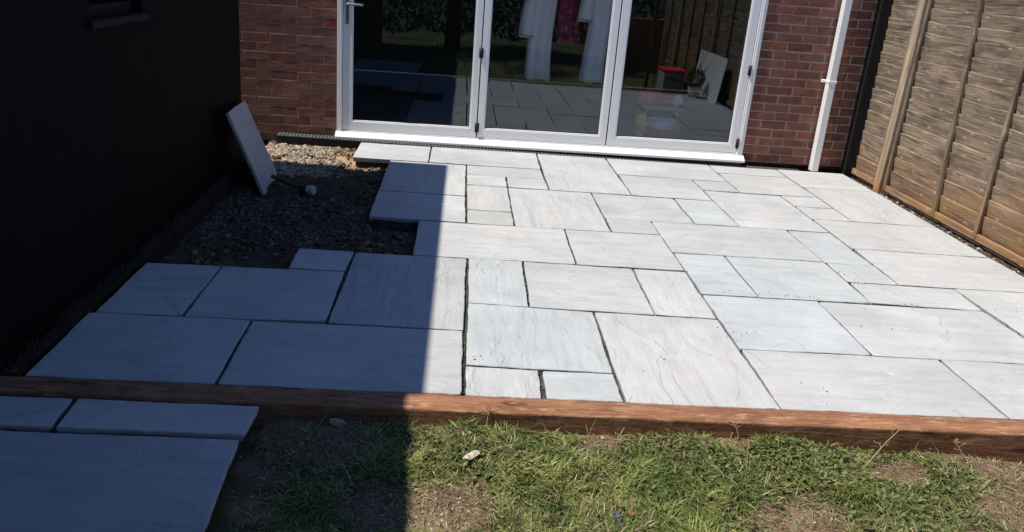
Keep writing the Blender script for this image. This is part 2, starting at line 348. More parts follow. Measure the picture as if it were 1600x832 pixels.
# slab corners on the patio plane (metres) and the laying grid they follow (units of 0.306 m)
SLABS = {
'A1':(-1.606, 0.5864, -0.9318, 0.6054, -0.9236, 0.055, -1.592, 0.0427),
'A2':(-0.9204, 0.6007, -0.0116, 0.6172, -0.0147, 0.0717, -0.9108, 0.0552),
'B1':(-1.5892, 1.1869, -1.2289, 1.2, -1.23, 0.6132, -1.5856, 0.599),
'B2':(-1.2205, 1.2003, -0.6193, 1.2249, -0.614, 0.6364, -1.2139, 0.6027),
'B4':(-0.9041, 1.5213, -0.6091, 1.5219, -0.6173, 1.2395, -0.8997, 1.2353),
'B3':(-0.596, 1.5174, 0.0011, 1.5245, -0.0098, 0.6297, -0.6024, 0.6301),
'C1':(0.0026, 0.2992, 0.294, 0.2961, 0.2903, 0.0773, 0.0039, 0.0721),
'C2':(0.3113, 0.2937, 0.5994, 0.2992, 0.6024, 0.0831, 0.3115, 0.0777),
'C3':(0.0135, 0.9264, 0.6083, 0.9075, 0.5992, 0.3109, 0.0026, 0.3103),
'C4':(0.6186, 0.9086, 1.2113, 0.9048, 1.2162, 0.0944, 0.6144, 0.0833),
'D1':(0.0158, 1.5322, 0.3061, 1.5301, 0.3003, 0.9266, 0.0135, 0.9323),
'D2':(0.3189, 1.5315, 0.9183, 1.5286, 0.9098, 0.9211, 0.3105, 0.9254),
'D3':(0.9298, 1.5297, 1.2183, 1.5309, 1.2117, 0.9172, 0.9189, 0.922),
'E1':(-0.2921, 2.1382, 0.6094, 2.1475, 0.6071, 1.539, -0.2897, 1.5358),
'E2':(0.6217, 2.149, 1.2219, 2.1585, 1.2182, 1.5497, 0.6176, 1.5429),
'F2':(-0.608, 2.7509, -0.0087, 2.7474, -0.0045, 2.1645, -0.6033, 2.1705),
'F1':(-0.6082, 3.6493, -0.0064, 3.6516, -0.0091, 2.7704, -0.6075, 2.7801),
'G1':(0.0078, 2.4447, 0.2989, 2.443, 0.2995, 2.1609, 0.0087, 2.1616),
'G2':(0.0059, 3.0584, 0.2985, 3.0556, 0.2991, 2.4531, 0.0078, 2.453),
'G2a':(0.0056, 3.3559, 0.2968, 3.3513, 0.2977, 3.0662, 0.0059, 3.0691),
'G5':(0.3102, 3.3486, 0.5985, 3.3568, 0.6048, 3.0651, 0.3095, 3.0638),
'G4':(0.3073, 3.049, 0.9139, 3.0607, 0.9111, 2.1699, 0.3089, 2.1565),
'G3':(0.0049, 3.6524, 0.5957, 3.665, 0.5958, 3.368, 0.0056, 3.3661),
'H1':(-0.9098, 4.2111, -0.3106, 4.2183, -0.3096, 3.6726, -0.9086, 3.6665),
'H2':(-0.2976, 4.2184, 0.6043, 4.2293, 0.5958, 3.6746, -0.2986, 3.6689),
'H3':(0.6165, 4.2294, 1.2164, 4.2366, 1.2151, 3.9821, 0.6145, 3.9702),
'I1':(0.6166, 3.9597, 1.2151, 3.9737, 1.2166, 3.0723, 0.6126, 3.0632),
'J1':(0.9253, 3.0582, 1.5254, 3.0511, 1.5233, 2.4584, 0.9261, 2.4605),
'J2':(0.9272, 2.4485, 1.2246, 2.4477, 1.2239, 2.172, 0.9244, 2.1625),
'K1':(1.2293, 4.2368, 2.1338, 4.2476, 2.1321, 3.6807, 1.23, 3.683),
'K2':(1.2339, 3.6657, 1.8322, 3.6642, 1.825, 3.0611, 1.2264, 3.0729),
'K3':(1.844, 3.6651, 2.1318, 3.6692, 2.1348, 3.3723, 1.8419, 3.3682),
'J3':(1.537, 3.0481, 1.826, 3.0508, 1.828, 2.4557, 1.5336, 2.4568),
'M1':(2.1458, 4.2477, 2.7544, 4.2551, 2.7459, 3.9866, 2.1501, 3.9823),
'M2':(2.1503, 3.9706, 2.7445, 3.9746, 2.7528, 3.3766, 2.1451, 3.3727),
'N1':(2.7616, 4.2551, 3.3623, 4.262, 3.3623, 3.6795, 2.7626, 3.6735),
'O1':(2.455, 3.3428, 2.7503, 3.3622, 2.7468, 3.0768, 2.4585, 3.0729),
'O2':(2.4582, 3.0597, 2.7459, 3.0615, 2.7482, 2.7639, 2.4555, 2.758),
'P1':(1.8441, 3.3537, 2.4423, 3.3418, 2.4449, 2.4608, 1.8393, 2.4544),
'N2':(2.7647, 3.6662, 3.362, 3.6704, 3.3572, 2.7549, 2.759, 2.7676),
'N3':(2.4572, 2.7416, 3.3512, 2.7419, 3.3436, 2.131, 2.4587, 2.1397),
'N4':(2.467, 2.1307, 3.351, 2.122, 3.36, 1.536, 2.4481, 1.5308),
'Q1':(1.2339, 2.4415, 2.1416, 2.4384, 2.1402, 1.8456, 1.2296, 1.8514),
'Q2':(2.1554, 2.4397, 2.445, 2.4498, 2.4379, 1.8384, 2.1497, 1.8374),
'Q3':(2.1555, 1.8265, 2.4405, 1.829, 2.4392, 1.5335, 2.1486, 1.5339),
'R1':(1.2336, 1.8393, 1.532, 1.8441, 1.5252, 1.2286, 1.2298, 1.2255),
'R2':(1.5443, 1.8421, 2.1408, 1.8376, 2.1343, 1.2334, 1.5351, 1.2259),
'S1':(1.2279, 1.2077, 1.8382, 1.2181, 1.8281, 0.6132, 1.2256, 0.602),
'S2':(1.8454, 1.2101, 2.7285, 1.2123, 2.748, 0.618, 1.8404, 0.6115),
'S3':(2.1567, 1.5219, 2.7538, 1.5161, 2.7289, 1.2233, 2.14, 1.2388),
'U1':(1.2288, 0.5929, 2.1332, 0.6014, 2.136, 0.1113, 1.2222, 0.0945),
'T1':(2.76, 1.524, 3.36, 1.524, 3.36, 0.618, 2.76, 0.618),
'U2':(2.148, 0.606, 3.054, 0.606, 3.054, 0.1282, 2.148, 0.1115),
'U3':(3.066, 0.606, 3.36, 0.606, 3.36, 0.1338, 3.066, 0.1284),
}

LAY = {'A1': (-5.3, -3, 0, 2), 'A2': (-3, 0, 0, 2), 'B1': (-5.2, -4, 2, 4), 'B2': (-4, -2, 2, 4), 'B4': (-3, -2, 4, 5), 'B3': (-2, 0, 2, 5), 'C1': (0, 1, 0, 1), 'C2': (1, 2, 0, 1), 'C3': (0, 2, 1, 3), 'C4': (2, 4, 0, 3), 'D1': (0, 1, 3, 5), 'D2': (1, 3, 3, 5), 'D3': (3, 4, 3, 5), 'E1': (-1, 2, 5, 7), 'E2': (2, 4, 5, 7), 'F2': (-2, 0, 7, 9), 'F1': (-2, 0, 9, 12), 'G1': (0, 1, 7, 8), 'G2': (0, 1, 8, 10), 'G2a': (0, 1, 10, 11), 'G5': (1, 2, 10, 11), 'G4': (1, 3, 7, 10), 'G3': (0, 2, 11, 12), 'H1': (-3, -1, 12, 14), 'H2': (-1, 2, 12, 14), 'H3': (2, 4, 13, 14), 'I1': (2, 4, 10, 13), 'J1': (3, 5, 8, 10), 'J2': (3, 4, 7, 8), 'K1': (4, 7, 12, 14), 'K2': (4, 6, 10, 12), 'K3': (6, 7, 11, 12), 'J3': (5, 6, 8, 10), 'M1': (7, 9, 13, 14), 'M2': (7, 9, 11, 13), 'N1': (9, 11, 12, 14), 'O1': (8, 9, 10, 11), 'O2': (8, 9, 9, 10), 'P1': (6, 8, 8, 11), 'N2': (9, 11, 9, 12), 'N3': (8, 11, 7, 9), 'N4': (8, 11, 5, 7), 'Q1': (4, 7, 6, 8), 'Q2': (7, 8, 6, 8), 'Q3': (7, 8, 5, 6), 'R1': (4, 5, 4, 6), 'R2': (5, 7, 4, 6), 'S1': (4, 6, 2, 4), 'S2': (6, 9, 2, 4), 'S3': (7, 9, 4, 5), 'U1': (4, 7, 0, 2), 'T1': (9, 11, 2, 5), 'U2': (7, 10, 0, 2), 'U3': (10, 11, 0, 2)}

# ================================================================== SETTING
g=kind(mesh_obj('ground',[(-250,-250,-.3),(250,-250,-.3),(250,250,-.3),(-250,250,-.3)],[(0,1,2,3)],M['ground']),'structure','wide ground beyond the garden')

def yf(x): return -.0443+.019*x      # sleeper front line
def yk(x): return .0687+.019*x       # sleeper back line

# ---- lawn soil sheet (grid with real relief)
BARE=[(-.06,-.47,.17),(-.25,-.47,.13),(-.43,-.16,.14),(.48,-.06,.09),(1.12,-.46,.19),(1.6,-.15,.12),(1.9,-.06,.13),(1.98,-.3,.18),(2.25,-.12,.3),(1.0,-.03,.06),(-.66,-.3,.08),(-.68,-.5,.08),(-.62,-.12,.1),(.2,-.62,.1),(1.75,-.5,.1)]
TUFT=[(.18,-.075,.10),(.8,-.03,.11),(1.17,-.05,.12),(1.39,-.33,.12),(.0,-.06,.07),(.62,-.22,.16),(.3,-.3,.16),(.95,-.33,.14),(-.3,-.1,.1),(-.2,-.3,.14),(1.3,-.52,.15),(.75,-.52,.15)]
def bare(x,y):
    b=np.zeros_like(x)
    for cx,cy,r in BARE:
        d=np.hypot((x-cx),(y-cy)*1.25)+ (fbm(x*14,y*14,3)-.5)*.13
        b=np.maximum(b,np.clip((r*1.25-d)/(r*.5),0,1))
    return b
def tuft(x,y):
    b=np.zeros_like(x)
    for cx,cy,r in TUFT: b=np.maximum(b,np.exp(-((x-cx)**2+((y-cy)*1.2)**2)/(r*r*.7)))
    return b
def hl(x,y):
    x=np.asarray(x,float);y=np.asarray(y,float)
    z=-.108+(fbm(x*2.1,y*2.1,3)-.5)*.05+(fbm(x*11,y*11,3)-.5)*.022+(fbm(x*45,y*45,2)-.5)*.010
    z=z+.038*np.clip((y+.35)/.25,0,1)*np.clip((1.6-x)/.4,0,1)+.012*tuft(x,y)+.03*np.exp(-((x-1.83)**2+(y+.12)**2)/.02)-.012*np.clip((x-1.6)*1.2,0,1)
    z=np.where(x<-.72,np.minimum(z,-.1),z)
    return z
xs=np.concatenate([np.arange(-1.75,2.4,.018),np.arange(2.4,3.5,.08)]); ys=np.concatenate([np.arange(-6.5,-.95,.12),np.arange(-.95,.1,.016)])
X,Y=np.meshgrid(xs,ys); Z=hl(X,Y)
n1=len(xs); n2=len(ys)
idx=np.arange(n1*n2).reshape(n2,n1)
F=np.stack([idx[:-1,:-1],idx[:-1,1:],idx[1:,1:],idx[1:,:-1]],-1).reshape(-1,4)
V=np.stack([X,Y,Z],-1).reshape(-1,3)
cb=bare(V[:,0],V[:,1]); cn=fbm(V[:,0]*9,V[:,1]*9,4); ck=fbm(V[:,0]*60,V[:,1]*60,2)
cs=np.array([.17,.118,.078])[None]*(0.55+.9*cn)[:,None]*(.7+.6*ck)[:,None]
cg=np.array([.075,.068,.032])[None]*(0.5+cn)[:,None]
lawn=np_mesh('lawn',V,[F],cs*cb[:,None]+cg*(1-cb[:,None]),M['stone_v'],smooth=True); kind(lawn,'structure','bare soil and turf of the lawn below the timber edge')

# ---- patio bed and slabs
U=.306
CELLS=[L for L in LAY.values()]
def covered(cx,cy):
    return any(a<=cx<=b and c<=cy<=d for a,b,c,d in CELLS)
bed=MB()
for i in range(-6,11):
    for j in range(0,14):
        cx,cy=i+.5,j+.5
        xx=-5.1 if i==-6 else cx
        if not covered(xx if i!=-6 else -5.05,cy): continue
        if i==-6: continue
        x0,x1,y0,y1=i*U,(i+1)*U,j*U,(j+1)*U
        if i==-5: x0=-5.12*U
        if not covered(i-.5,cy) and i>-5: x0+=.03
        if not covered(i+1.5,cy) and i<10: x1-=.03
        if not covered(cx,j-.5) and j>0: y0+=.03
        if not covered(cx,j+1.5) and j<13: y1-=.03
        if j==0: y0=yk(cx*U)-.01
        if j==13: y1=4.20
        zt=-.016-.006*random.random()
        bed.add([(x0,y0,-.2),(x1,y0,-.2),(x1,y1,-.2),(x0,y1,-.2),(x0,y0,zt),(x1,y0,zt),(x1,y1,zt),(x0,y1,zt)],
                [(4,5,6,7),(0,1,5,4),(1,2,6,5),(2,3,7,6),(3,0,4,7)])
patio=kind(bed.build('patio',M['bed']),'structure','grey sandstone patio with open joints between its slabs')

def make_slab(name, quad, parent, thick=.03, z=0.0, vert=False, col=(.5,.49,.48), seed=0):
    r=random.Random(seed)
    q=[Vector((quad[i],quad[i+1],0)) for i in (0,2,4,6)]
    c=sum(q,Vector())/4
    pts=[]
    for a in range(4):
        p0,p1=q[a],q[(a+1)%4]; n=max(4,int((p1-p0).length/.035)); nr=Vector((-(p1-p0).y,(p1-p0).x,0)).normalized()
        ph=r.random()*10
        for k in range(n):
            t=k/n; jit=0 if k==0 else (r.random()-.5)*.0032+.0014*math.sin(t*9+ph)
            if k==0: jit=0
            p=p0.lerp(p1,t)+nr*jit
            if k==0: p=p+(c-p).normalized()*.0035*r.random()
            pts.append(p-c)
    pts=pts[::-1]                     # counter-clockwise
    ang=math.radians(90) if vert else 0.0
    R=Matrix.Rotation(-ang,3,'Z'); pts=[R@p for p in pts]
    n=len(pts); v=[];f=[]
    tx=(r.random()-.5)*.004; ty=(r.random()-.5)*.004
    def ring(ins,dz,j=0):
        for p in pts:
            l=p.length; pp=p*(1-ins/l); v.append((pp.x,pp.y,dz+pp.x*tx+pp.y*ty+(r.random()-.5)*j))
    ring(.006,0.0); ring(.002,-.0008,.0008); ring(0,-.0035,.0015); ring(.002,-thick*.6,.003); ring(.008,-thick)
    for b in range(4):
        for k in range(n): f.append((b*n+k,(b+1)*n+k,(b+1)*n+(k+1)%n,b*n+(k+1)%n))
    f.append(tuple(range(n))); f.append(tuple(4*n+k for k in range(n-1,-1,-1)))
    o=mesh_obj(name,v,f,M['slab'],parent)
    for p in o.data.polygons: p.use_smooth=False
    o.location=(c.x,c.y,z); o.rotation_euler=(0,0,ang); o.color=(*col,1)
    return o
BLUE0={'R1':(.47,.50,.52),'S1':(.475,.495,.52),'R2':(.455,.475,.475),'J3':(.47,.495,.495),'Q2':(.465,.485,.485),'C3':(.465,.485,.485),'D1':(.465,.485,.49),'Q3':(.49,.505,.50),'C2':(.47,.485,.485),
      'J1':(.465,.445,.43),'J2':(.43,.415,.405),'K2':(.465,.45,.44),'M2':(.475,.455,.44),'D2':(.475,.455,.445),'B3':(.455,.44,.43),'G1':(.44,.42,.38),'F1':(.52,.50,.49),'I1':(.525,.505,.495),'P1':(.515,.49,.48),'S2':(.50,.48,.475),'T1':(.475,.465,.46),'U2':(.455,.45,.445),'E2':(.49,.475,.46)}
BLUE={k:tuple(.505*.45+.55*a if i==0 else (.492*.45+.55*a if i==1 else .482*.45+.55*a) for i,a in enumerate(v)) for k,v in BLUE0.items()}
VERT={'C4','B3','D1','D3','G2','F1','G4','C3','C1','I1','N2'}
PIT_EDGE={'F1','F2','E1','H1','B4','B2','B1'}
for k,(n,qd) in enumerate(SLABS.items()):
    rr=random.Random(k*13+1); b=rr.uniform(.97,1.03)
    base=BLUE.get(n,(.505,.487,.475)); base=(base[0]*b*.935,base[1]*b*1.0,base[2]*b*1.075)
    make_slab('paving_slab',qd,patio,.036 if n in PIT_EDGE else .03,rr.uniform(-.0015,.002),n in VERT,base,k+1)

# lower path of slabs beside the lawn
pb=MB()
pb.box(-1.69,-.76,-1.6,-.10,-.16,-.04)
path=kind(pb.build('path',M['bed']),'structure','lower path of three slabs in shade at the left')
make_slab('paving_slab',(-1.69,-.081,-1.372,-.075,-1.362,-.250,-1.69,-.262),path,.03,-.012,False,(.47,.48,.5),201)
make_slab('paving_slab',(-1.354,-.0745,-.728,-.063,-.733,-.241,-1.343,-.2535),path,.03,-.011,False,(.52,.52,.53),202)
make_slab('paving_slab',(-1.69,-.277,-.748,-.257,-.718,-.87,-1.69,-.87),path,.03,-.021,False,(.45,.455,.47),203)
make_slab('paving_slab',(-1.69,-.885,-.72,-.883,-.715,-1.49,-1.69,-1.49),path,.03,-.022,False,(.47,.475,.48),204)

# ---- open pit of hardcore, sand and gravel at the left
def hp(x,y):
    z=-.088+(fbm(x*3,y*3,3)-.5)*.05+(fbm(x*16,y*16,3)-.5)*.03+(fbm(x*55,y*55,2)-.5)*.014
    z=z+.045*np.exp(-((x+.97)**2/.03+(y-3.92)**2/.03))+.03*np.exp(-((x+1.45)**2/.1+(y-3.95)**2/.08))
    z=z+.02*np.exp(-((x+.62)**2/.02+(y-3.55)**2/.1))
    return np.minimum(z,-.022)
xs=np.arange(-1.7,.02,.014); ys=np.arange(.9,4.36,.014); X,Y=np.meshgrid(xs,ys); Z=hp(X,Y)
n1=len(xs);n2=len(ys);idx=np.arange(n1*n2).reshape(n2,n1)
F=np.stack([idx[:-1,:-1],idx[:-1,1:],idx[1:,1:],idx[1:,:-1]],-1).reshape(-1,4); V=np.stack([X,Y,Z],-1).reshape(-1,3)
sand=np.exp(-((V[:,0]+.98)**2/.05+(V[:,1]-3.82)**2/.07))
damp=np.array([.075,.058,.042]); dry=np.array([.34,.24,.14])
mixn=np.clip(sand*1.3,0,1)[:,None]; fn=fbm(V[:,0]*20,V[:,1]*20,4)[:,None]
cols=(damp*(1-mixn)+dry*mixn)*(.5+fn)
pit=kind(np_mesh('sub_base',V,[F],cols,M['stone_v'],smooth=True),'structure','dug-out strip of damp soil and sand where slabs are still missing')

# ---- stones
PHI=(1+5**.5)/2
ICO=np.array([(-1,PHI,0),(1,PHI,0),(-1,-PHI,0),(1,-PHI,0),(0,-1,PHI),(0,1,PHI),(0,-1,-PHI),(0,1,-PHI),(PHI,0,-1),(PHI,0,1),(-PHI,0,-1),(-PHI,0,1)])/1.902
ICF=np.array([(0,11,5),(0,5,1),(0,1,7),(0,7,10),(0,10,11),(1,5,9),(5,11,4),(11,10,2),(10,7,6),(7,1,8),(3,9,4),(3,4,2),(3,2,6),(3,6,8),(3,8,9),(4,9,5),(2,4,11),(6,2,10),(8,6,7),(9,8,1)])
def stones(name, P, size, cols, flat=.6, jit=.28, sink=.25, smooth=False):
    n=len(P); v=ICO[None]*(1+jit*(rng.random((n,12,1))-.5)*2)
    sc=np.stack([size*rng.uniform(.75,1.3,n),size*rng.uniform(.6,1.0,n),size*rng.uniform(flat*.7,flat*1.2,n)],-1)*.5
    v=v*sc[:,None,:]
    a=rng.uniform(0,6.283,n); b=rng.normal(0,.35,n)
    ca,sa,cb,sb=np.cos(a),np.sin(a),np.cos(b),np.sin(b)
    y2=v[...,1]*cb[:,None]-v[...,2]*sb[:,None]; z2=v[...,1]*sb[:,None]+v[...,2]*cb[:,None]
    x3=v[...,0]*ca[:,None]-y2*sa[:,None]; y3=v[...,0]*sa[:,None]+y2*ca[:,None]
    v=np.stack([x3,y3,z2],-1)+P[:,None,:]; v[...,2]+=(sc[:,2]*(1-2*sink))[:,None]
    f=(ICF[None]+np.arange(n)[:,None,None]*12).reshape(-1,3)
    c=np.repeat(cols[:,None,:],12,1).reshape(-1,3)
    return np_mesh(name,v.reshape(-1,3),[f],c,M['stone_v'],smooth=smooth)
def scatter(n,x0,x1,y0,y1,dens,hf):
    p=np.stack([rng.uniform(x0,x1,n),rng.uniform(y0,y1,n)],-1); k=rng.random(n)<dens(p[:,0],p[:,1]); p=p[k]
    return np.column_stack([p,hf(p[:,0],p[:,1])])
def in_slab(x,y,m=.0):
    c=np.zeros(len(x),bool)
    for q in SLABS.values():
        xa,xb=min(q[0::2])+m,max(q[0::2])-m; ya,yb=min(q[1::2])+m,max(q[1::2])-m
        c|=(x>xa)&(x<xb)&(y>ya)&(y<yb)
    return c
# pale gravel by the house
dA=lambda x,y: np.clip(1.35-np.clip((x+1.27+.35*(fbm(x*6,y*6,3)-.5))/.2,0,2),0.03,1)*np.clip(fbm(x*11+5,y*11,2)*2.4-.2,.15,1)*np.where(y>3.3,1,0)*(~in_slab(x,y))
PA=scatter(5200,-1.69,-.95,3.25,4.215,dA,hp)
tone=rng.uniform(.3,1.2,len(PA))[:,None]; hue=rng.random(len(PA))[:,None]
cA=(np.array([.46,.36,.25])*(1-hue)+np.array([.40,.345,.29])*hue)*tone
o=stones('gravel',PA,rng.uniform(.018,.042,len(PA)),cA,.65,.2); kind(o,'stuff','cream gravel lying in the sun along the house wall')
# grey crushed stone in the shade
def dB(x,y):
    n=fbm(x*5+3,y*5,3)
    core=np.clip((x+1.62)/.1,0,1)*np.clip((-.62-x)/.12,0,1)*np.clip((y-1.72)/.12,0,1)*np.clip((2.95-y+(-1.1-x)*.9)/.25,0,1)
    return core*np.clip((n-.40)*5,0.06,.85)*(~in_slab(x,y,-.02))
PB=scatter(7000,-1.62,-.3,1.55,3.5,dB,hp)
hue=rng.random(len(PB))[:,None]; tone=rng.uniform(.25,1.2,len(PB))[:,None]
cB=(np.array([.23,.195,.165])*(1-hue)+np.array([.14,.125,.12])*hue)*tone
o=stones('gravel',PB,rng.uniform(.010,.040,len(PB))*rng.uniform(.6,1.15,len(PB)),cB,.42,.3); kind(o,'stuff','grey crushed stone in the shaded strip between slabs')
# clods and crumbs of soil
dC=lambda x,y: np.where(in_slab(x,y,-.005),0,np.clip((fbm(x*7,y*7,2)-.3)*2.2,0.05,1))
PC=scatter(6500,-1.6,-.28,1.56,4.2,dC,hp)
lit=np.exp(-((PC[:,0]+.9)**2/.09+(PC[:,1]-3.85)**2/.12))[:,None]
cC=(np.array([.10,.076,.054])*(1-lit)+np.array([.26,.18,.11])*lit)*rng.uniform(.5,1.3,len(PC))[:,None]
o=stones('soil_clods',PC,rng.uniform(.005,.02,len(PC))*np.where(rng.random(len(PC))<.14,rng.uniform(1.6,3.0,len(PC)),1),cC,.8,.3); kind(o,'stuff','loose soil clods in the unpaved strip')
PL=np.concatenate([np.column_stack([rng.normal(-.80,.10,170),rng.uniform(3.62,4.17,170)]),np.column_stack([rng.normal(-.68,.05,70),rng.uniform(2.2,3.7,70)]),np.column_stack([rng.uniform(-.62,-.32,80),rng.uniform(1.58,2.12,80)]),np.column_stack([rng.uniform(-1.5,-.95,60),rng.uniform(1.26,1.7,60)])])
PL=PL[~in_slab(PL[:,0],PL[:,1],-.012)]; PL=np.column_stack([PL,hp(PL[:,0],PL[:,1])])
cL=np.array([[.21,.145,.09]])*rng.uniform(.4,1.25,(len(PL),1))
kind(stones('soil_clods',PL,rng.uniform(.014,.05,len(PL)),cL,.75,.34,.3),'stuff','lumps of brown earth beside the slab edges')
# soil strip and stones along the fence foot
PF=np.column_stack([rng.uniform(3.366,3.47,1500),rng.uniform(-.2,4.3,1500),np.full(1500,-.035)])
cF=np.where(rng.random((1500,1))<.18,np.array([[.42,.37,.31]]),np.array([[.10,.07,.048]]))*rng.uniform(.5,1.3,(1500,1))
o=stones('gravel',PF,rng.uniform(.012,.035,1500),cF,.7,.3); kind(o,'stuff','dark soil and pebbles in the gap along the fence foot')
sb=MB(); sb.box(3.362,3.62,-.3,4.34,-.2,-.03); kind(sb.build('soil_strip',M['soil']),'structure')
# crumbs spilled on the slabs and sand in some joints
CR=[(1.65,1.265,.13,.02,30),(2.22,1.64,.06,.05,26),(2.36,1.235,.14,.015,36),(2.18,1.5,.03,.03,14),(2.96,1.22,.07,.06,36),(2.62,3.02,.03,.02,8),(1.27,.72,.05,.06,20),(2.0,.9,.13,.04,10),(.03,.36,.03,.03,10),(.95,2.6,.02,.1,14),(1.42,.27,.06,.06,8),(.72,.36,.02,.01,3),(.88,.45,.02,.01,3),(1.0,2.42,.03,.05,10),(.45,3.4,.4,.4,12),(.7,1.2,.5,.4,12)]
pp=[];ss=[]
for cx,cy,sx,sy,n in CR:
    for _ in range(n): pp.append((random.gauss(cx,sx),random.gauss(cy,sy),.001)); ss.append(random.choice([.0025,.003,.004,.005,.007]))
pp=np.array(pp); ss=np.array(ss); cc=np.array([[.09,.075,.06]])*rng.uniform(.5,1.8,(len(pp),1))
o=stones('soil_crumbs',pp,ss,cc,.7,.3,.2); kind(o,'stuff','dark soil crumbs spilled on the slabs')
# joint fill crumbs
pj=[]
for q in SLABS.values():
    for a in (0,2):
        x0,y0,x1,y1=(q[2],q[3],q[4],q[5]) if a==0 else (q[6],q[7],q[4],q[5])
        L=math.hypot(x1-x0,y1-y0); n=int(L*70)
        for _ in range(n):
            t=random.random(); o_=random.uniform(.001,.011)
            x=x0+(x1-x0)*t+(o_ if a==0 else 0); y=y0+(y1-y0)*t-(o_ if a==2 else 0)
            if float(vnoise(x*4.1,y*4.1))>.38 and y>yk(x)+.01 and y<4.2: pj.append((x,y,-.017))
pj=np.array(pj); cj=np.array([[.16,.15,.125]])*rng.uniform(.35,1.3,(len(pj),1))
o=stones('joint_sand',pj,rng.uniform(.005,.011,len(pj)),cj,.7,.3,.2); kind(o,'stuff','sandy grit lying in the open joints')

# ---- grass
def blades(name,P,H,W,C,lean_lo,lean_hi,clump=None):
    n=len(P); az=rng.uniform(0,6.283,n)
    if clump is not None: az=clump+rng.normal(0,.9,n)
    ln=rng.uniform(lean_lo,lean_hi,n); curl=rng.uniform(.2,1.1,n)
    d=np.stack([np.cos(az),np.sin(az)],-1); s=np.stack([-np.sin(az),np.cos(az)],-1)
    tw=rng.normal(0,.5,n)
    V=[]; pos=P.copy(); ang=ln.copy()
    ws=[1,.92,.65]; rows=[]
    sx=np.column_stack([s*np.cos(tw)[:,None],np.sin(tw)])
    for i in range(3):
        rows.append(pos-sx*(W*ws[i]*.5)[:,None]); rows.append(pos+sx*(W*ws[i]*.5)[:,None])
        st=(H/3)[:,None]*np.column_stack([d*np.sin(ang)[:,None],np.cos(ang)]); pos=pos+st; ang=ang+curl*.55
    rows.append(pos)
    V=np.stack(rows,1); base=np.arange(n)[:,None]*7
    q=np.concatenate([base+np.array([[0,1,3,2]]),base+np.array([[2,3,5,4]])]); t=base+np.array([[4,5,6]])
    c=np.repeat(C[:,None,:],7,1); c[:,0:2]*=.8; c[:,6]*=1.15
    return np_mesh(name,V.reshape(-1,3),[q,t],c.reshape(-1,3),M['grass_v'])
def grass_cols(x,y,b):
    n=len(x); p=fbm(x*3.2+9,y*3.2,3); p2=fbm(x*8+1,y*8+4,3); t=tuft(x,y)
    g1=np.array([.20,.26,.06]); g2=np.array([.37,.40,.125]); g3=np.array([.085,.14,.036]); st=np.array([.52,.45,.25]); br=np.array([.16,.105,.055])
    u=rng.random(n)[:,None]
    c=g1*(1-u)+np.where(p2[:,None]>.52,g2,g3)*u
    dry=np.clip(.33+.9*(p-.5)+.55*b-.25*t+.12*np.clip(x-.9,0,1),.03,.9)
    k=rng.random(n)<dry; c[k]=(st*(.55+.6*rng.random((k.sum(),1))))
    k2=(rng.random(n)<.10+.25*b)&k; c[k2]=br*(.6+.7*rng.random((k2.sum(),1)))
    return c*rng.uniform(.75,1.2,n)[:,None]
def grass_points(n,x0,x1,y0,y1,thin=1.0):
    x=rng.uniform(x0,x1,n); y=rng.uniform(y0,y1,n); b=bare(x,y); t=tuft(x,y)
    d=np.clip((.45+.9*fbm(x*6,y*6,3)+.5*t),0,1)*(1-.66*b)*thin
    d=d*np.where(y<yf(x)-.006,1,0)*np.clip((x+.70+.05*(fbm(y*20,y*3,2)-.5))/.12,0.0,1)
    k=rng.random(n)<d; return x[k],y[k],b[k],t[k]
x,y,b,t=grass_points(98000,-.72,2.35,-.95,-.0)
P=np.column_stack([x,y,hl(x,y)-.004]); n=len(x)
H=(.018+.040*rng.random(n)+.034*t*rng.random(n))*(1-.35*b); W=rng.uniform(.002,.0048,n)
cl=fbm(x*5,y*5,2)*18
kind(blades('grass',P,H,W,grass_cols(x,y,b),.5,1.35,cl),'stuff','short rough green grass with dry patches below the timber edge')
# taller sparse blades
x,y,b,t=grass_points(1300,-.7,2.35,-.95,-.0,.5)
P=np.column_stack([x,y,hl(x,y)-.004]); n=len(x); H=rng.uniform(.06,.12,n); W=rng.uniform(.0018,.0032,n)
kind(blades('grass',P,H,W,grass_cols(x,y,np.clip(b+.25,0,1)),.2,1.1),'stuff','longer stray grass blades in the rough lawn')
# straw litter lying flat
x=rng.uniform(-.7,2.3,42000); y=rng.uniform(-.9,-.02,42000); b=bare(x,y); k=(rng.random(42000)<.12+.55*b*np.clip(fbm(x*7,y*7,3)*2.2-.55,0.05,1))&(y<yf(x)-.01); x,y=x[k],y[k]
n=len(x); P=np.column_stack([x,y,hl(x,y)+rng.uniform(.001,.012,n)])
cst=np.where(rng.random((n,1))<.45,np.array([[.45,.37,.22]]),np.array([[.28,.22,.14]]))*rng.uniform(.5,1.3,(n,1))
kind(blades('straw',P,rng.uniform(.02,.06,n),rng.uniform(.001,.0024,n),cst,1.35,1.6),'stuff','dry straw litter on the bare soil')
# lawn further from the camera's view
x=rng.uniform(-.7,3.4,30000); y=rng.uniform(-6.3,-.9,30000); P=np.column_stack([x,y,hl(x,y)-.004]); n=len(x)
kind(blades('grass',P,rng.uniform(.05,.11,n),rng.uniform(.004,.008,n),grass_cols(x,y,np.zeros(n)),.3,1.2),'stuff','lawn stretching away behind the viewpoint')
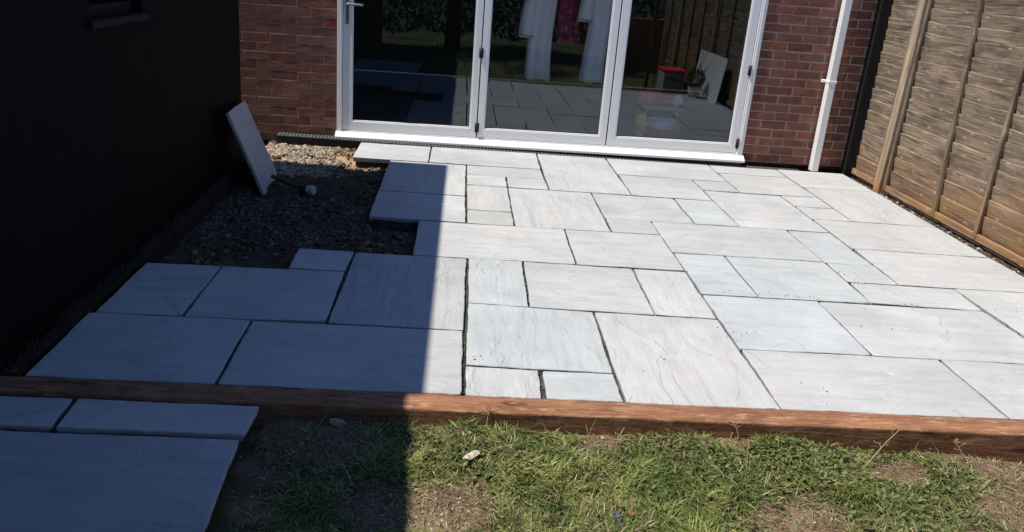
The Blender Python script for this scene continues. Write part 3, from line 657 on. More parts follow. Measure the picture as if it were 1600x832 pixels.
# clover and small broad leaves
def leaflets(name,P,S,C):
    n=len(P); az=rng.uniform(0,6.283,n); tl=rng.normal(0,.45,(n,2))
    ring=np.array([(math.cos(a),math.sin(a)) for a in np.linspace(0,2*math.pi,7)[:-1]])
    ring=ring*np.array([1,.72]); x=ring[None,:,0]*np.cos(az)[:,None]-ring[None,:,1]*np.sin(az)[:,None]; y=ring[None,:,0]*np.sin(az)[:,None]+ring[None,:,1]*np.cos(az)[:,None]
    z=x*tl[:,:1]+y*tl[:,1:]
    v=np.stack([x,y,z],-1)*S[:,None,None]+P[:,None,:]
    f=np.arange(n*6).reshape(n,6)
    return np_mesh(name,v.reshape(-1,3),[f],np.repeat(C[:,None,:],6,1).reshape(-1,3),M['grass_v'])
CLV=[(.5,-.3,.3,450),(1.4,-.25,.3,450),(-.1,-.2,.2,300),(1.12,-.13,.13,900),(1.18,-.03,.09,420),(1.55,-.03,.10,380),(1.3,-.48,.14,420),(.95,-.52,.1,260),(1.72,-.22,.1,240),(.75,-.12,.1,160),(1.45,-.3,.12,300),(.05,-.3,.1,120)]
px=np.concatenate([rng.normal(a,r,n) for a,b_,r,n in CLV]); py=np.concatenate([rng.normal(b_,r*.6,n) for a,b_,r,n in CLV])
k=py<yf(px)-.012; px,py=px[k],py[k]; n=len(px)
k=rng.random(n)>bare(px,py)*1.2; px,py=px[k],py[k]; n=len(px)
P=np.column_stack([px,py,hl(px,py)+rng.uniform(.004,.026,n)])
cc=np.array([[.135,.175,.06]])*rng.uniform(.45,1.5,(n,1))+np.array([[.03,.02,.01]])*rng.random((n,1))
kind(leaflets('clover',P,rng.uniform(.004,.0085,n),cc),'stuff','clover and small weed leaves among the grass')
# pebbles on the lawn
x=np.concatenate([rng.normal(-.06,.09,90),rng.normal(-.25,.08,170),rng.uniform(-.7,2.3,160),rng.normal(1.12,.2,60),rng.normal(1.9,.18,70),rng.normal(-.66,.05,80)])
y=np.concatenate([rng.normal(-.5,.06,90),rng.normal(-.5,.06,170),rng.uniform(-.8,-.04,160),rng.normal(-.45,.08,60),rng.normal(-.2,.12,70),rng.uniform(-.8,-.1,80)])
k=y<yf(x)-.01; x,y=x[k],y[k]; P=np.column_stack([x,y,hl(x,y)])
cp=np.array([[.42,.36,.28]])*rng.uniform(.4,1.5,(len(x),1))
kind(stones('pebbles',P,rng.uniform(.003,.012,len(x)),cp,.7,.3,.3),'stuff','small pale pebbles scattered in the turf')

# ================================================================== HOUSE
house=empty('house',(-1.13,4.35,0),(0,-.009,0))
tag(house,'red brick house with white three-leaf folding glass doors and a white downpipe','house')
BC=[(.27,.108,.076),(.25,.095,.066),(.225,.088,.064),(.20,.088,.068),(.28,.122,.088),(.24,.100,.074),(.185,.082,.064),(.265,.098,.070)]
_bm={}
def brick_mesh(w,h):
    key=(round(w,3),round(h,3),random.randrange(4))
    if key in _bm: return _bm[key]
    r=random.Random(len(_bm)*7+3); mb=MB(); mb.box(-w/2,w/2,0,.1,-h/2,h/2,.0035)
    v=[(a+(r.random()-.5)*.003,b+(r.random()-.5)*.002,c+(r.random()-.5)*.0028) for a,b,c in mb.v]
    me=bpy.data.meshes.new('brick'); me.from_pydata(v,[],mb.f); me.materials.append(M['brick']); _bm[key]=me; return me
def brick_part(x0,x1,J0,pitch,k0,k1,odd,even):
    wm=MB(); wm.box(x0+.004,x1-.004,.0042,.12,J0+pitch*k0,J0+pitch*k1-.004)
    part=wm.build('brick_wall',M['mortar'],house)
    for k in range(k0+1,k1+1):
        zb=J0+pitch*(k-1); zc=zb+pitch/2; h=pitch-.0095
        a=odd if k%2 else even; L=.2265
        st=a+L*math.floor((x0-a)/L)
        while st<x1-.02:
            l=max(st+.005,x0); r_=min(st+L-.005,x1)
            if r_-l>.03:
                w=round(r_-l,3); o=inst('brick',brick_mesh(w,h),part,((l+r_)/2,(random.random()-.5)*.003,zc),(0,0,0))
                c=random.choice(BC); c=(c[0]*.92,c[1],c[2]); s=random.uniform(.8,1.15); o.color=(c[0]*s,c[1]*s,c[2]*s,1)
                if abs((l+r_)/2+.065)<.06 and abs(zc-.99)<.04: o.color=(.30,.05,.045,1)
            st+=L
    return part
brick_part(-1.62,-.014,.816-3.5*.0765,.0765,-8,20,-.235,-.124)
brick_part(3.594,4.62,1.093-3.5*.0752,.0752,-11,18,3.82,3.71)
w=MB(); w.box(-6,9,.004,.3,2.10,5.3); w.box(-6,-1.622,.004,.3,-.3,2.098); w.box(4.622,9,.004,.3,-.3,2.098)
w.box(-1.62,-.016,.125,.3,-.3,2.095); w.box(3.596,4.62,.125,.3,-.3,2.095)
w.build('upper_wall',M['brick_far'],house)
w=MB(); w.box(-.02,3.6,.02,.3,-.25,-.004); w.build('threshold_base',M['mortar'],house)
r=MB(); r.box(-6,9,.0,6.5,5.302,5.45); r.build('roof',M['blacktrim'],house)
# interior
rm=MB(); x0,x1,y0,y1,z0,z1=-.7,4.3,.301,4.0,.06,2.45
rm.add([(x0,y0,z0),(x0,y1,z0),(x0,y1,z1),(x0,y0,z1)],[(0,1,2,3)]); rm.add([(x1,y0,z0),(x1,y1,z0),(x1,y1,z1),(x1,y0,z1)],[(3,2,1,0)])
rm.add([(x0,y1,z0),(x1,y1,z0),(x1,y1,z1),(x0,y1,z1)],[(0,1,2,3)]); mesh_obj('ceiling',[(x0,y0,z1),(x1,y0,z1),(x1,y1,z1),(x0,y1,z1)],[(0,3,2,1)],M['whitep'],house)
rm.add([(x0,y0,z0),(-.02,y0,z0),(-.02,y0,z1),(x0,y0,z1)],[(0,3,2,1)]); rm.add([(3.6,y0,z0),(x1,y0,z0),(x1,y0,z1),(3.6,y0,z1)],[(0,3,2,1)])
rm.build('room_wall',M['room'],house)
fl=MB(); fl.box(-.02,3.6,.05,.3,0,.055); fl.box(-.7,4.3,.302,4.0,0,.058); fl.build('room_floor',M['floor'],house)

# door frame
HD=2.085
fr=MB()
fr.box(-.008,.036,-.012,.06,.058,HD,.003); fr.box(3.534,3.588,-.012,.06,.058,HD,.003); fr.box(.036,3.534,-.012,.06,2.03,HD,.003); fr.box(.036,3.534,-.008,.06,.058,.070,.002)
frame=fr.build('door_frame',M['alu'],house)
for a_ in (.022,3.556): MB().box(a_,a_+.005,-.0165,-.012,.07,2.03).build('frame_bead',M['sill'],frame)
sl=MB()
prof=[(-.012,.0575),(-.020,.054),(-.072,.024),(-.074,.020),(-.074,.004),(-.066,.001),(.05,.001),(.05,.0575)]
n=len(prof); sl.add([(-.016,a,b) for a,b in prof]+[(3.597,a,b) for a,b in prof],[tuple(range(n)),tuple(range(2*n-1,n-1,-1))]+[(k,k+n,(k+1)%n+n,(k+1)%n) for k in range(n)])
recalc(sl.build('sill',M['sill'],frame))
def leaf(x0,x1,gx0,gx1):
    z0,z1,g0,g1=.074,2.026,.150,1.955
    m=MB(); ya,yb=-.006,.055
    m.box(x0,gx0,ya,yb,z0,z1,.003); m.box(gx1,x1,ya,yb,z0,z1,.003); m.box(gx0,gx1,ya,yb,z0,g0,.003); m.box(gx0,gx1,ya,yb,g1,z1,.003)
    lf=m.build('door_leaf',M['alu'],house)
    g=MB(); b=.012
    g.box(gx0,gx0+b,.012,.03,g0,g1); g.box(gx1-b,gx1,.012,.03,g0,g1); g.box(gx0+b,gx1-b,.012,.03,g0,g0+b); g.box(gx0+b,gx1-b,.012,.03,g1-b,g1)
    # chamfered glazing bead in front of it
    def bead(xa,xb,za,zb): g2.box(xa,xb,-.003,.012,za,zb,.002)
    g2=MB(); bw=.010
    bead(gx0,gx0+bw,g0,g1); bead(gx1-bw,gx1,g0,g1); bead(gx0+bw,gx1-bw,g0,g0+bw); bead(gx0+bw,gx1-bw,g1-bw,g1)
    g.build('gasket',M['gasket'],lf); g2.build('glazing_bead',M['alu'],lf)
    p=MB(); p.box(gx0+.004,gx1-.004,.018,.024,g0+.004,g1-.004); p.build('glass_pane',M['glass'],lf)
    return lf
l1=leaf(.0395,1.204,.116,1.150); l2=leaf(1.2145,2.352,1.268,2.292); l3=leaf(2.3625,3.530,2.430,3.462)
for xa,xb,l in ((1.2042,1.2143,l1),(2.3522,2.3623,l2),(.0362,.0393,l1),(3.5302,3.5338,l3)):
    s=MB(); s.box(xa,xb,.002,.05,.075,2.025); s.build('seal',M['gasket'],l)
def hinge(x,z,l):
    h=MB(); h.tube([(x,-.014,z-.045),(x,-.014,z+.045)],.0085,10); h.box(x-.018,x+.018,-.010,-.0065,z-.04,z+.04); h.build('hinge',M['gasket'],l,True)
for z in (.16,.80,1.5): hinge(1.209,z,l1); hinge(3.532,z,l3)
# lever handle with plate and keyhole
h=MB(); h.box(.062,.094,-.016,-.0062,.965,1.20,.004); h.box(.070,.086,-.030,-.016,1.118,1.142,.004)
h.tube([(.078,-.028,1.13),(.078,-.05,1.13),(.084,-.058,1.13),(.20,-.058,1.127),(.206,-.05,1.127)],[.010,.010,.010,.0095,.008],10)
hd=h.build('handle',M['steel'],l1,True); 
for p in hd.data.polygons: p.use_smooth=len(p.vertices)==4 and p.area<.0006
k=MB(); k.tube([(.078,-.0172,1.036),(.078,-.0162,1.036)],.0055,10); k.box(.0755,.0805,-.0172,-.0162,1.018,1.034); k.build('keyhole',M['gasket'],l1)
# downpipe
px=4.200
d=MB(); d.box(px,px+.066,-.088,-.022,-.034,5.2,.006); dp=d.build('downpipe',M['pvc'],house)
for z in (.745,2.6):
    b=MB(); b.box(px-.004,px+.070,-.092,-.018,z,z+.022,.003); b.box(px-.034,px-.004,-.03,-.006,z-.002,z+.024,.003); b.box(px+.070,px+.098,-.03,-.006,z-.002,z+.024,.003)
    b.build('bracket',M['pvc'],dp)

# ---- drainage channel under the sill
dc=empty('drain_channel',(-1.63,4.262,.011)); tag(dc,'black plastic drain channel with slotted grate running along under the door sill','drain')
cx0,cx1=0.0,4.62
b=MB(); b.box(cx0,cx1,-.038,-.030,-.12,-.006); b.box(cx0,cx1,.058,.066,-.12,-.006); b.box(cx0,cx1,-.030,.058,-.12,-.10); b.box(cx0-.004,cx0,-.038,.066,-.12,-.007)
for k in range(31): b.box(cx0+.02+k*.15,cx0+.032+k*.15,-.0445,-.038,-.11,-.008)
b.build('channel',M['drain'],dc)
gq=MB(); gq.box(cx0,cx1,-.042,-.030,-.0055,.003); gq.box(cx0,cx1,.056,.068,-.0055,.003); gq.box(cx0,cx1,.008,.016,-.0045,.0022)
for k in range(int((cx1-cx0)/.030)): xx=cx0+.004+k*.030; gq.box(xx,xx+.014,-.030,.008,-.004,.0025); gq.box(xx,xx+.014,.016,.056,-.004,.0025)
go=gq.build('grate',M['grate'],dc)
dc.rotation_euler=(0,.004,.004)
# dark post closing the corner between house and fence
cp=MB(); cp.box(-.047,.047,-.04,.03,-.1,1.95,.004); o=cp.build('corner_post',M['blacktrim'],None,False,(3.418,4.305,0)); tag(o,'black timber post in the corner between brick wall and fence','post')

# ================================================================== OUTBUILDING at the left
ob=empty('outbuilding',(-1.70,0,0)); tag(ob,'black painted flat-roofed outbuilding in deep shade along the left side','outbuilding')
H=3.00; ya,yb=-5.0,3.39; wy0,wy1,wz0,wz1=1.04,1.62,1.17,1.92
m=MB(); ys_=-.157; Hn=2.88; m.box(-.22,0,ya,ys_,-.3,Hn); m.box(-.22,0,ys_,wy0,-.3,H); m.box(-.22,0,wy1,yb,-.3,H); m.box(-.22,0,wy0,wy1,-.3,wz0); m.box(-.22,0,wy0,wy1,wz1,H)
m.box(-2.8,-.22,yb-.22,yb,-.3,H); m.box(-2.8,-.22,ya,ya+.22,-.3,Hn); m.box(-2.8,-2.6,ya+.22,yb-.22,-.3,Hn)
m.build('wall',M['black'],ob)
m=MB(); m.box(-2.79,-.23,ya+.23,yb-.23,Hn-.12,Hn-.01); m.build('roof',M['black'],ob)
m=MB(); m.box(-.10,-.05,wy0,wy0+.05,wz0,wz1); m.box(-.10,-.05,wy1-.05,wy1,wz0,wz1); m.box(-.10,-.05,wy0+.05,wy1-.05,wz0,wz0+.05); m.box(-.10,-.05,wy0+.05,wy1-.05,wz1-.05,wz1)
wf=m.build('window',M['blacktrim'],ob)
m=MB(); m.box(-.08,-.074,wy0+.051,wy1-.051,wz0+.051,wz1-.051); m.build('glass_pane',M['glass'],wf)
m=MB(); m.box(-.06,.025,wy0-.03,wy1+.03,wz0-.035,wz0-.001,.004); m.build('sill',M['blacktrim'],wf)

# ================================================================== FENCE at the right
FX=3.475
def fence_panel(y0,y1,battens,label,nb=18,seed=0):
    r=random.Random(seed); p=empty('fence',(FX,(y0+y1)/2,0)); tag(p,label,'fence','weathered overlap fence panels on the right'); L=(y1-y0)
    for k in range(nb):
        zb=(.075 if k else .05)+k*.097+r.uniform(-.007,.007); ht=.125+r.uniform(-.005,.006); ns=max(6,int(L/.045)); v=[];f=[]
        ph=r.random()*9; ph2=r.random()*9; amp=r.uniform(.001,.004)
        for i in range(ns+1):
            t=i/ns; y=-L/2+t*L
            w=amp*math.sin(t*L*5.5+ph)+.0012*math.sin(t*L*17+ph2)+(float(vnoise(y*9+seed*7,k*3.3))-.5)*.013
            if k==0: w*=.3
            dx=(float(vnoise(y*4+k*5,seed+3.1))-.5)*.006
            z0=zb; xo=.004+dx*.4; xi=-.008+dx; zt=zb+ht+w
            v+= [(xo-.004,y,z0),(xi-.011,y,zt-.003),(xi-.009,y,zt),(xi+.003,y,zt+.001),(xo+.006,y,z0)]
        for i in range(ns):
            a=i*5;b_=a+5
            for q in range(5): f.append((a+q,b_+q,b_+(q+1)%5,a+(q+1)%5))
        f.append(tuple(range(4,-1,-1))); f.append(tuple(ns*5+q for q in range(5)))
        o=recalc(mesh_obj('board',v,f,M['fence'],p))
    for yt,yb_,wd in battens:
        b=MB(); n=14; v=[];f=[]
        for i in range(n+1):
            t=i/n; z=.02+t*1.83; yy=(yb_+(yt-yb_)*t/.85)-(y0+y1)/2+r.uniform(-.0015,.0015); dx=r.uniform(-.001,.001)
            v+=[(-.042+dx,yy-wd/2+.003,z),(-.042+dx,yy+wd/2-.003,z),(-.039,yy+wd/2,z),(-.020,yy+wd/2,z),(-.020,yy-wd/2,z),(-.039,yy-wd/2,z)]
        for i in range(n):
            for q in range(6): f.append((i*6+q,i*6+(q+1)%6,i*6+6+(q+1)%6,i*6+6+q))
        f.append((5,4,3,2,1,0)); f.append(tuple(n*6+q for q in range(6)))
        recalc(mesh_obj('batten',v,f,M['batten'],p))
    b=MB(); b.box(-.036,-.014,-L/2,L/2,.012,.062,.003); b.build('bottom_rail',M['rail'],p)
    b=MB(); b.box(-.034,.012,-L/2,L/2,1.80,1.825,.003); b.build('top_cap',M['rail'],p)
    return p
fence_panel(3.815,4.30,[(4.285,4.285,.03),(3.832,3.832,.03)],'narrow fence panel with dark grey boards between the corner and the light post',seed=1)
fence_panel(1.86,3.70,[(3.682,3.682,.034),(3.06,2.955,.034),(2.455,2.45,.034),(1.88,1.88,.034)],'wide fence panel with weathered grey boards turning orange at the foot',seed=2)
fence_panel(-.10,1.74,[(1.72,1.72,.034),(1.1,1.1,.034),(.5,.5,.034),(-.08,-.08,.034)],'fence panel beyond the right edge beside the patio front',seed=3)
fence_panel(-2.06,-.22,[(-.24,-.24,.034),(-.85,-.85,.034),(-1.45,-1.45,.034),(-2.04,-2.04,.034)],'fence panel beside the lawn out of view',seed=4)
fence_panel(-4.02,-2.18,[(-2.2,-2.2,.034),(-2.8,-2.8,.034),(-3.4,-3.4,.034),(-4.0,-4.0,.034)],'fence panel furthest down the lawn out of view',seed=5)
def post(y,label,lean=0.0,s=1.0):
    r=random.Random(int(y*100)); n=16; v=[];f=[]
    for i in range(n+1):
        t=i/n; z=-.15+t*2.1; w=.043*s; dx=.004*math.sin(t*7+y)+r.uniform(-.002,.002); dy=lean*t+r.uniform(-.0015,.0015)
        ch=.008 if 3<i<12 else .005
        v+=[(-.045+dx,-w+ch+dy,z),(-.045+dx,w-ch+dy,z),(-.045+ch+dx,w+dy,z),(.04,w+dy,z),(.04,-w+dy,z),(-.045+ch+dx,-w+dy,z)]
    for i in range(n):
        for q in range(6): f.append((i*6+q,i*6+(q+1)%6,i*6+6+(q+1)%6,i*6+6+q))
    f.append((5,4,3,2,1,0)); f.append(tuple(n*6+q for q in range(6)))
    o=recalc(mesh_obj('fence_post',v,f,M['post'],None,False,(FX-.018,y,0))); return tag(o,label,'fence post','fence posts on the right')
post(3.757,'light brown square fence post between the narrow and the wide panel',.0)
post(1.80,'fence post at the near end of the wide weathered panel')
post(-.16,'fence post beside the lawn edge'); post(-2.12,'fence post far down the lawn')

# ================================================================== TIMBERS
def timber(name,L,wd,ht,mat,seed,n=70,wob=.002):
    r=random.Random(seed); v=[];f=[]; c=.006
    for i in range(n+1):
        x=-L/2+L*i/n; a=(float(vnoise(x*5,seed))-.5)*wob*2; b=(float(vnoise(x*6,seed+9))-.5)*wob*2; d=(float(vnoise(x*9,seed+4))-.5)*wob*1.5; cc=c*(.6+.8*float(vnoise(x*13,seed+7)))
        y0,y1,z0,z1=-wd/2+a,wd/2+b,-ht,d
        v+=[(x,y0,z0),(x,y1,z0),(x,y1,z1-cc),(x,y1-cc,z1),(x,(y0+y1)/2,z1+.001),(x,y0+cc,z1),(x,y0+cc*.3,z1-cc*.3),(x,y0,z1-cc)]
    m_=8
    for i in range(n):
        for q in range(m_): f.append((i*m_+q,i*m_+(q+1)%m_,(i+1)*m_+(q+1)%m_,(i+1)*m_+q))
    f.append(tuple(range(m_))); f.append(tuple(n*m_+q for q in range(m_-1,-1,-1)))
    return recalc(mesh_obj(name,v,f,mat))
s=timber('timber_sleeper',5.13,.1125,.19,M['sleeper'],3,150,.0018); s.location=(.865,.0122+.019*.865,.0015); s.rotation_euler=(0,0,math.atan(.019))
tag(s,'long reddish brown timber sleeper edging the front of the patio','sleeper')
e=timber('timber_edging',3.35,.062,.16,M['edging'],8,60,.006); e.location=(-1.648,1.72,.004); e.rotation_euler=(0,0,math.radians(90)); tag(e,'dark brown edging board along the foot of the black wall','edging board')
PE=np.column_stack([rng.uniform(-1.70,-1.618,1500),rng.uniform(.05,3.2,1500),np.full(1500,.003)]); cE=np.array([[.13,.105,.08]])*rng.uniform(.3,1.6,(1500,1))*.6
kind(stones('soil_crumbs',PE,rng.uniform(.003,.012,1500),cE,.7,.3,.2),'stuff','crumbs of soil and mortar on the dark edging board')

# ================================================================== LOOSE THINGS
ls=make_slab('loose_slab',(-.3,.3,.3,.3,.3,-.3,-.3,-.3),None,.026,0,False,(.47,.48,.49),301)
bx=Vector((-1.374,2.731,-.078)); yaw,lean,rb=-.093,.399,-.036
e1=Vector((math.sin(yaw),math.cos(yaw),0)); nn=Vector((-math.cos(yaw),math.sin(yaw),0)); up=nn*math.sin(lean)+Vector((0,0,1))*math.cos(lean)
e2=e1*math.cos(rb)+up*math.sin(rb); up2=-e1*math.sin(rb)+up*math.cos(rb); nz=e2.cross(up2)
ml=Matrix((e2,up2,nz)).transposed().to_4x4(); ml.translation=bx+e2*.3+up2*.3
if nz.x<0: print('WARN slab normal')
ls.matrix_world=ml; tag(ls,'square grey paving slab leaning upright against the black wall','paving slab')

mt=empty('mallet',(-1.12,2.77,-.035),(0,0,0)); tag(mt,'black rubber mallet with pale face lying in the gravel','mallet')
a=Vector((.93,-.36,.05)).normalized(); A=-a*.055; B=a*.055
m=MB(); m.tube([A,A+a*.006,A+a*.062],[.029,.033,.033],20); m.build('head',M['rubber'],mt,False)
m=MB(); m.tube([A+a*.062,A+a*.068,A+a*.106,A+a*.112],[.033,.0335,.0335,.030],20); m.build('face',M['palerub'],mt,False)
hd_=Vector((-.80,.55,.10)).normalized(); hs=A+a*.02
m=MB(); m.tube([hs,hs+hd_*.1,hs+hd_*.2,hs+hd_*.3],[.012,.013,.015,.014],12); m.build('handle',M['handlew'],mt,True)
mt.location=(-1.10,2.775,-.035)

def rock(name,loc,size,mat,label,cat,seed,rot=0):
    import bmesh
    r=random.Random(seed); bm=bmesh.new(); bmesh.ops.create_icosphere(bm,subdivisions=3,radius=1)
    dirs=[Vector((r.gauss(0,1),r.gauss(0,1),r.gauss(0,1))).normalized() for _ in range(14)]; lim=[r.uniform(.5,.9) for _ in dirs]
    for v in bm.verts:
        for d,l in zip(dirs,lim):
            t=v.co.dot(d)
            if t>l: v.co-=d*(t-l)
        v.co*=1+.22*(float(vnoise(v.co.x*4+seed,v.co.y*4+v.co.z*3))-.5)
        v.co=Vector((v.co.x*size[0],v.co.y*size[1],v.co.z*size[2]))
    me=bpy.data.meshes.new(name); bm.to_mesh(me); bm.free(); me.materials.append(mat)
    o=link(bpy.data.objects.new(name,me)); o.location=loc; o.rotation_euler=(0,.1,rot); return tag(o,label,cat)
zz=lambda x,y: float(hl(x,y))
rock('flint_stone',(.03,-.235,zz(.03,-.235)+.024),(.048,.017,.012),M['flint'],'long pale flint lying on the sunlit grass','stone',3,.85)
rock('broken_stone',(-.45,-.075,zz(-.45,-.075)+.012),(.040,.018,.018),M['mortar'],'pale stone lump in the shaded grass by the timber','stone',5,0)
rock('blue_stone',(.497,-.455,zz(.497,-.455)+.012),(.017,.022,.015),M['bluepl'],'dark blue stone among the grass near the bottom edge','stone',8,.4)
rock('pebble',(.503,-.075,zz(.503,-.075)+.008),(.011,.008,.007),M['flint'],'round white pebble on the bare patch by the timber','stone',9,.4)
def dead_leaf(x,y,s,rot,label):
    v=[];f=[]
    for i in range(5):
        t=i/4; w=math.sin(math.pi*min(.97,max(.06,t)))*.45*s
        for k in range(5): u=(k-2)/2; v.append((t*s-s/2,u*w,.004+.25*w*u*u+.006*math.sin(t*6)))
    for i in range(4):
        for k in range(4): f.append((i*5+k,(i+1)*5+k,(i+1)*5+k+1,i*5+k+1))
    o=mesh_obj('dead_leaf',v,f,M['leafo'],None,True,(x,y,zz(x,y)+.026)); o.rotation_euler=(.3,-.2,rot); 
    md=o.modifiers.new('solid','SOLIDIFY'); md.thickness=.0012
    return tag(o,label,'leaf','brown leaves beside the blue stone')
dead_leaf(.515,-.415,.02,.6,'upper brown dead leaf just behind the blue stone'); dead_leaf(.54,-.45,.024,-.4,'lower brown dead leaf to the right of the blue stone')
# dry weed stalks
def stalk(x,y,dx,dy,hh,label,seed):
    r=random.Random(seed); z=zz(x,y); st=empty('dry_stalk',(x,y,z)); tag(st,label,'weed')
    pts=[Vector((dx*t,dy*t,hh*math.sin(t*1.35)/.976)) for t in (0,.2,.4,.6,.8,1)]
    m=MB(); m.tube(pts,[.0028,.0026,.0022,.0018,.0014,.0008],6); m.build('stem',M['straw'],st,True)
    m=MB()
    for k in range(7):
        p=pts[2].lerp(pts[5],r.random()); q=p+Vector((r.uniform(-.03,.03),r.uniform(-.02,.02),r.uniform(.0,.03)))
        m.tube([p,p.lerp(q,.5)+Vector((0,0,.004)),q],[.0012,.0011,.0006],5); m.tube([q,q+Vector((.003,0,.004))],[.0022,.001],5)
    m.build('side_shoot',M['straw'],st,True)
M['straw']=m_plain('dry_straw',(.36,.31,.17),.8,.2,var=.2)
stalk(1.44,-.15,.20,.13,.115,'dry forked weed stalk rising in front of the timber at the right',1)
stalk(1.86,-.09,-.05,.03,.07,'small dry weed sprig by the mound of soil',2)
stalk(1.02,-.05,-.03,.02,.075,'thin dry stalk leaning on the timber in the middle',3)
stalk(.08,-.06,.01,.02,.09,'thin upright stalk by the timber near the shadow edge',4)

# ================================================================== INSIDE THE ROOM
def robe(name,x0,x1,ztop,zhem,y,mat,label,sleeve,seed):
    r=random.Random(seed); v=[];f=[]; n=44; rows=16; ph=r.random()*6
    for i in range(rows+1):
        t=i/rows; z=ztop+(zhem-ztop)*t; sh=min(1,.55+1.6*t) if t<.3 else 1.0
        cx=(x0+x1)/2+.012*math.sin(t*5+ph); hw=(x1-x0)/2*sh*(1-.12*math.sin(t*3.1)); dp=.05+.02*t
        for k in range(n):
            a=2*math.pi*k/n; fo=1+(.05+.16*t)*math.sin(5*a+ph+t*.8)+.05*t*math.sin(11*a+ph*2)
            v.append((cx+hw*math.cos(a)*(.92+.08*fo),y+dp*math.sin(a)*fo,z+(.012*math.sin(4*a+ph) if i==rows else 0)))
    for i in range(rows):
        for k in range(n): f.append((i*n+k,i*n+(k+1)%n,(i+1)*n+(k+1)%n,(i+1)*n+k))
    f.append(tuple(range(n-1,-1,-1))); f.append(tuple(rows*n+k for k in range(n)))
    e_=empty(name,((x0+x1)/2,y,zhem)); tag(e_,label,'bathrobe','robes hanging inside the glass doors')
    o=recalc(mesh_obj('body',[(a-(x0+x1)/2,b-y,c-zhem) for a,b,c in v],f,mat,e_,True))
    for sx,zc,wd in sleeve:
        m=MB(); top=Vector((sx*(x1-x0)*.30,-.03,ztop-zhem-.10)); bot=Vector((sx*(x1-x0)*.60,-.055,zc-zhem))
        pts=[top.lerp(bot,t)+Vector((sx*.02*math.sin(t*3.1),-.01*math.sin(t*6),0)) for t in (0,.25,.5,.75,.96,1)]
        m.tube(pts,[wd*.8,wd*.9,wd,wd*1.08,wd*1.15,wd*1.0],16); so=m.build('sleeve',mat,e_,True)
        m=MB(); c=pts[4]; m.tube([c,c+(bot-top).normalized()*.008],[wd*1.19,wd*1.19],16); m.build('cuff',M['cuff'],so,True)
M['cuff']=m_plain('cuff_cloth',(.12,.12,.2),.95,.1)
robe('bathrobe',.53,.79,1.62,.50,5.35,M['robe'],'pale robe with short hanging sleeve behind the middle pane, left of the two',[(-1,.89,.062)],1)
robe('bathrobe',1.08,1.32,1.62,.51,5.35,M['robe'],'pale robe behind the middle pane next to the right stile',[(-1,1.08,.06)],2)
robe('dress',.80,1.06,1.62,.86,5.45,M['maroon'],'dark maroon garment hanging between the two pale robes',[],3)
cr=empty('clothes_rail',(.9,5.38,1.66)); tag(cr,'dark ceiling rail carrying the hanging robes inside the room','clothes rail')
m=MB(); m.tube([(-.62,0,.82),(-.62,0,0),(.62,0,0),(.62,0,.82)],.012,10); m.build('frame',M['blacktrim'],cr); 
# toys on the floor
Zf=.0585+.009*3.0
td=empty('toy_drum',(1.86,4.98,Zf)); tag(td,'red toy drum with a white zigzag band on the floor behind the right pane','toy')
m=MB(); m.tube([(0,0,0),(0,0,.01),(0,0,.085),(0,0,.09)],[.125,.13,.13,.126],28); m.build('shell',M['red'],td)
m=MB()
for k in range(26):
    a=2*math.pi*k/26; m.add([(.1325*math.cos(a+d),.1325*math.sin(a+d),z) for d,z in ((-.11,.165),(.11,.165),(.12,.14),(0,.095),(-.12,.14))],[(0,1,2,3,4)])
m.tube([(0,0,.0905),(0,0,.165)],[.129,.129],28); m.build('zigzag_band',M['whitep'],td)
tb=empty('toy_barrel',(1.655,4.97,Zf)); tag(tb,'yellow toy barrel beside the red drum behind the right pane','toy')
m=MB(); m.tube([(0,0,0),(0,0,.05),(0,0,.1),(0,0,.15),(0,0,.2)],[.048,.062,.066,.062,.048],24); m.build('body',M['yellow'],tb,True)
m=MB(); m.tube([(0,0,.0),(0,0,.045)],[.05,.0625],24,False); m.build('base_band',M['whitep'],tb,True)
ts=empty('toy_stool',(1.93,5.42,Zf)); tag(ts,'small beige stool behind the right pane carrying the red toy','stool')
m=MB(); m.box(-.2,.2,-.12,.12,.20,.225,.004); m.build('seat',M['beige'],ts)
for a in (-1,1):
    for b_ in (-1,1):
        m=MB(); m.tube([(a*.15,b_*.08,.2),(a*.19,b_*.11,0)],[.02,.024],8); m.build('leg',M['beige'],ts)
tc=empty('toy_car',(1.93,5.42,Zf+.226)); tag(tc,'long red toy vehicle with a white round wheel on the stool behind the right pane','toy')
m=MB(); m.tube([(-.235,0,.075),(-.2,0,.075),(-.08,0,.075),(.06,0,.06),(.2,0,.055),(.23,0,.05)],[.03,.07,.075,.055,.05,.03],16); m.build('body',M['red'],tc,True)
m=MB(); m.tube([(.15,-.06,.075),(.15,-.085,.075)],[.056,.052],22); m.build('wheel',M['whitep'],tc)
m=MB(); m.tube([(-.12,-.066,.09),(-.12,-.082,.09)],[.032,.03],18); m.build('badge',M['beige'],tc)

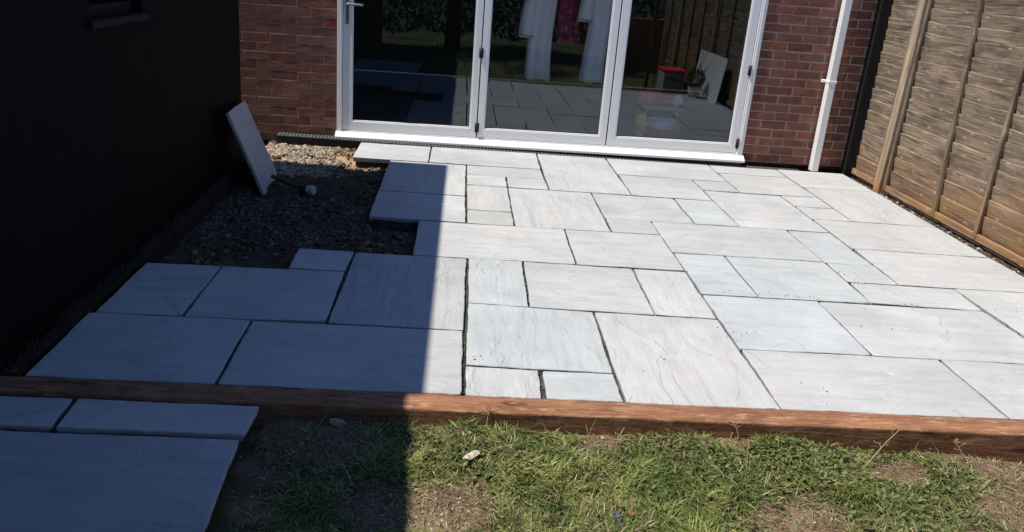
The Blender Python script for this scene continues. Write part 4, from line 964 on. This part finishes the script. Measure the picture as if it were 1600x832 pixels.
# ================================================================== GARDEN THINGS OUT OF FRAME (seen mirrored in the glass)
wb=MB(); wb.box(-.006,.006,-.62,.62,0,.62); o=wb.build('white_board',M['whitep'],None,False,(3.30,.20,-.02)); o.rotation_euler=(0,.12,0); tag(o,'white board leaning on the fence, seen mirrored in the right pane','board')
bb=empty('storage_box',(3.12,-.95,-.1)); tag(bb,'grey storage box with red lid beside the lawn, seen mirrored in the right pane','box')
m=MB(); m.box(-.16,.16,-.2,.2,0,.3,.01); m.build('body',M['greyp'],bb); m=MB(); m.box(-.17,.17,-.21,.21,.301,.34,.008); m.build('lid',M['red'],bb); m=MB(); m.box(-.05,.05,.2,.215,.17,.21,.003); m.build('handle',M['rubber'],bb)
br=MB(); br.box(-.5,.5,-.02,.02,0,.95,.01); o=br.build('brown_panel',M['board'],None,False,(2.9,-3.1,-.1)); o.rotation_euler=(-.08,0,.1); tag(o,'brown wooden panel standing on the lawn, seen mirrored in the right pane','panel')
tr=empty('bare_tree',(2.62,-.42,-.1)); tag(tr,'slim bare young tree beside the lawn, seen mirrored in the right pane','tree')
m=MB(); m.tube([(0,0,0),(.02,.02,.5),(-.01,.03,1.0),(.03,.0,1.6),(.0,.02,2.3)],[.022,.02,.017,.013,.006],8); m.build('trunk',M['bark'],tr,True)
m=MB(); r_=random.Random(4)
for k in range(14):
    z=.45+k*.12; a=r_.uniform(0,6.28); L=r_.uniform(.4,.8); p=Vector((.01,.02,z)); d_=Vector((math.cos(a),math.sin(a),r_.uniform(.5,1.1))).normalized()
    q=p+d_*L*.5; e_=q+(d_+Vector((0,0,.25))).normalized()*L*.5; m.tube([p,q,e_],[.009,.006,.003],6)
    m.tube([q,q+Vector((r_.uniform(-.2,.2),r_.uniform(-.2,.2),.25))],[.005,.002],5)
m.build('branch',M['bark'],tr,True)
bp=empty('potted_shrub',(3.05,.02,-.09)); bp.location=(3.14,.30,.0); tag(bp,'round clipped shrub in a pale pot, seen mirrored in the right pane','plant')
m=MB(); m.tube([(0,0,0),(0,0,.02),(0,0,.14),(0,0,.15)],[.07,.075,.095,.09],20); m.build('pot',M['flint'],bp,True)
def leaf_cloud(name,n,fn,size,parent=None,dark=1.0):
    P=fn(n); C=np.array([[.03,.055,.014]])*rng.uniform(.4,1.5,(n,1))*dark; V=rng.normal(0,1,(n,3)); V/=np.linalg.norm(V,axis=1)[:,None]
    A=np.cross(V,rng.normal(0,1,(n,3))); A/=np.linalg.norm(A,axis=1)[:,None]; B=np.cross(V,A); s=size*rng.uniform(.6,1.3,(n,1))
    q=np.stack([P-A*s,P-B*s*.5,P+A*s,P+B*s*.5],1).reshape(-1,3)
    return np_mesh(name,q,[np.arange(n*4).reshape(n,4)],np.repeat(C,4,0),M['grass_v'],parent)
def ball(n):
    d=rng.normal(0,1,(n,3)); d/=np.linalg.norm(d,axis=1)[:,None]; return d*(.13*rng.uniform(.75,1.05,(n,1)))+np.array([0,0,.26])
kind(leaf_cloud('foliage',1600,ball,.012,bp),'stuff')
def hedgep(n):
    x=rng.uniform(-5,6,n); z=rng.uniform(-.1,2.4,n)+.25*fbm(x*1.3,x*0,3)*np.sign(1); y=-6.6-rng.uniform(0,.7,n)+.25*fbm(x*2,z*2,3); return np.column_stack([x,y,z])
hg=leaf_cloud('hedge',26000,hedgep,.055,None,.3); tag(hg,'tall dark green hedge closing the garden behind the viewpoint','hedge')

# unseen tree added behind the viewpoint to shade the lawn and block sky light
tt=empty('added_shade_tree',(-.3,-4.6,-.1)); tag(tt,'unseen leafy evergreen tree added behind the viewpoint to shade the lawn','tree')
m=MB(); m.tube([(0,0,0),(.03,.02,1.2),(-.02,.05,2.4),(.05,.0,3.6),(.0,.02,4.8)],[.16,.13,.11,.07,.03],12)
r_=random.Random(9)
for k in range(9):
    z=1.9+k*.3; a=k*2.4; d_=Vector((math.cos(a),math.sin(a),.45)); m.tube([(0,0,z),d_*.7+Vector((0,0,z)),d_*1.4+Vector((0,0,z+.1))],[.06,.04,.015],7)
m.build('trunk',M['bark'],tt,True)
def crown(n):
    c=np.array([(r_.gauss(0,.85),r_.gauss(0,.85),3.3+r_.gauss(0,.75)) for _ in range(70)]); i=rng.integers(0,70,n)
    return c[i]+rng.normal(0,.28,(n,3))
kind(leaf_cloud('crown',15000,crown,.075,tt),'stuff')
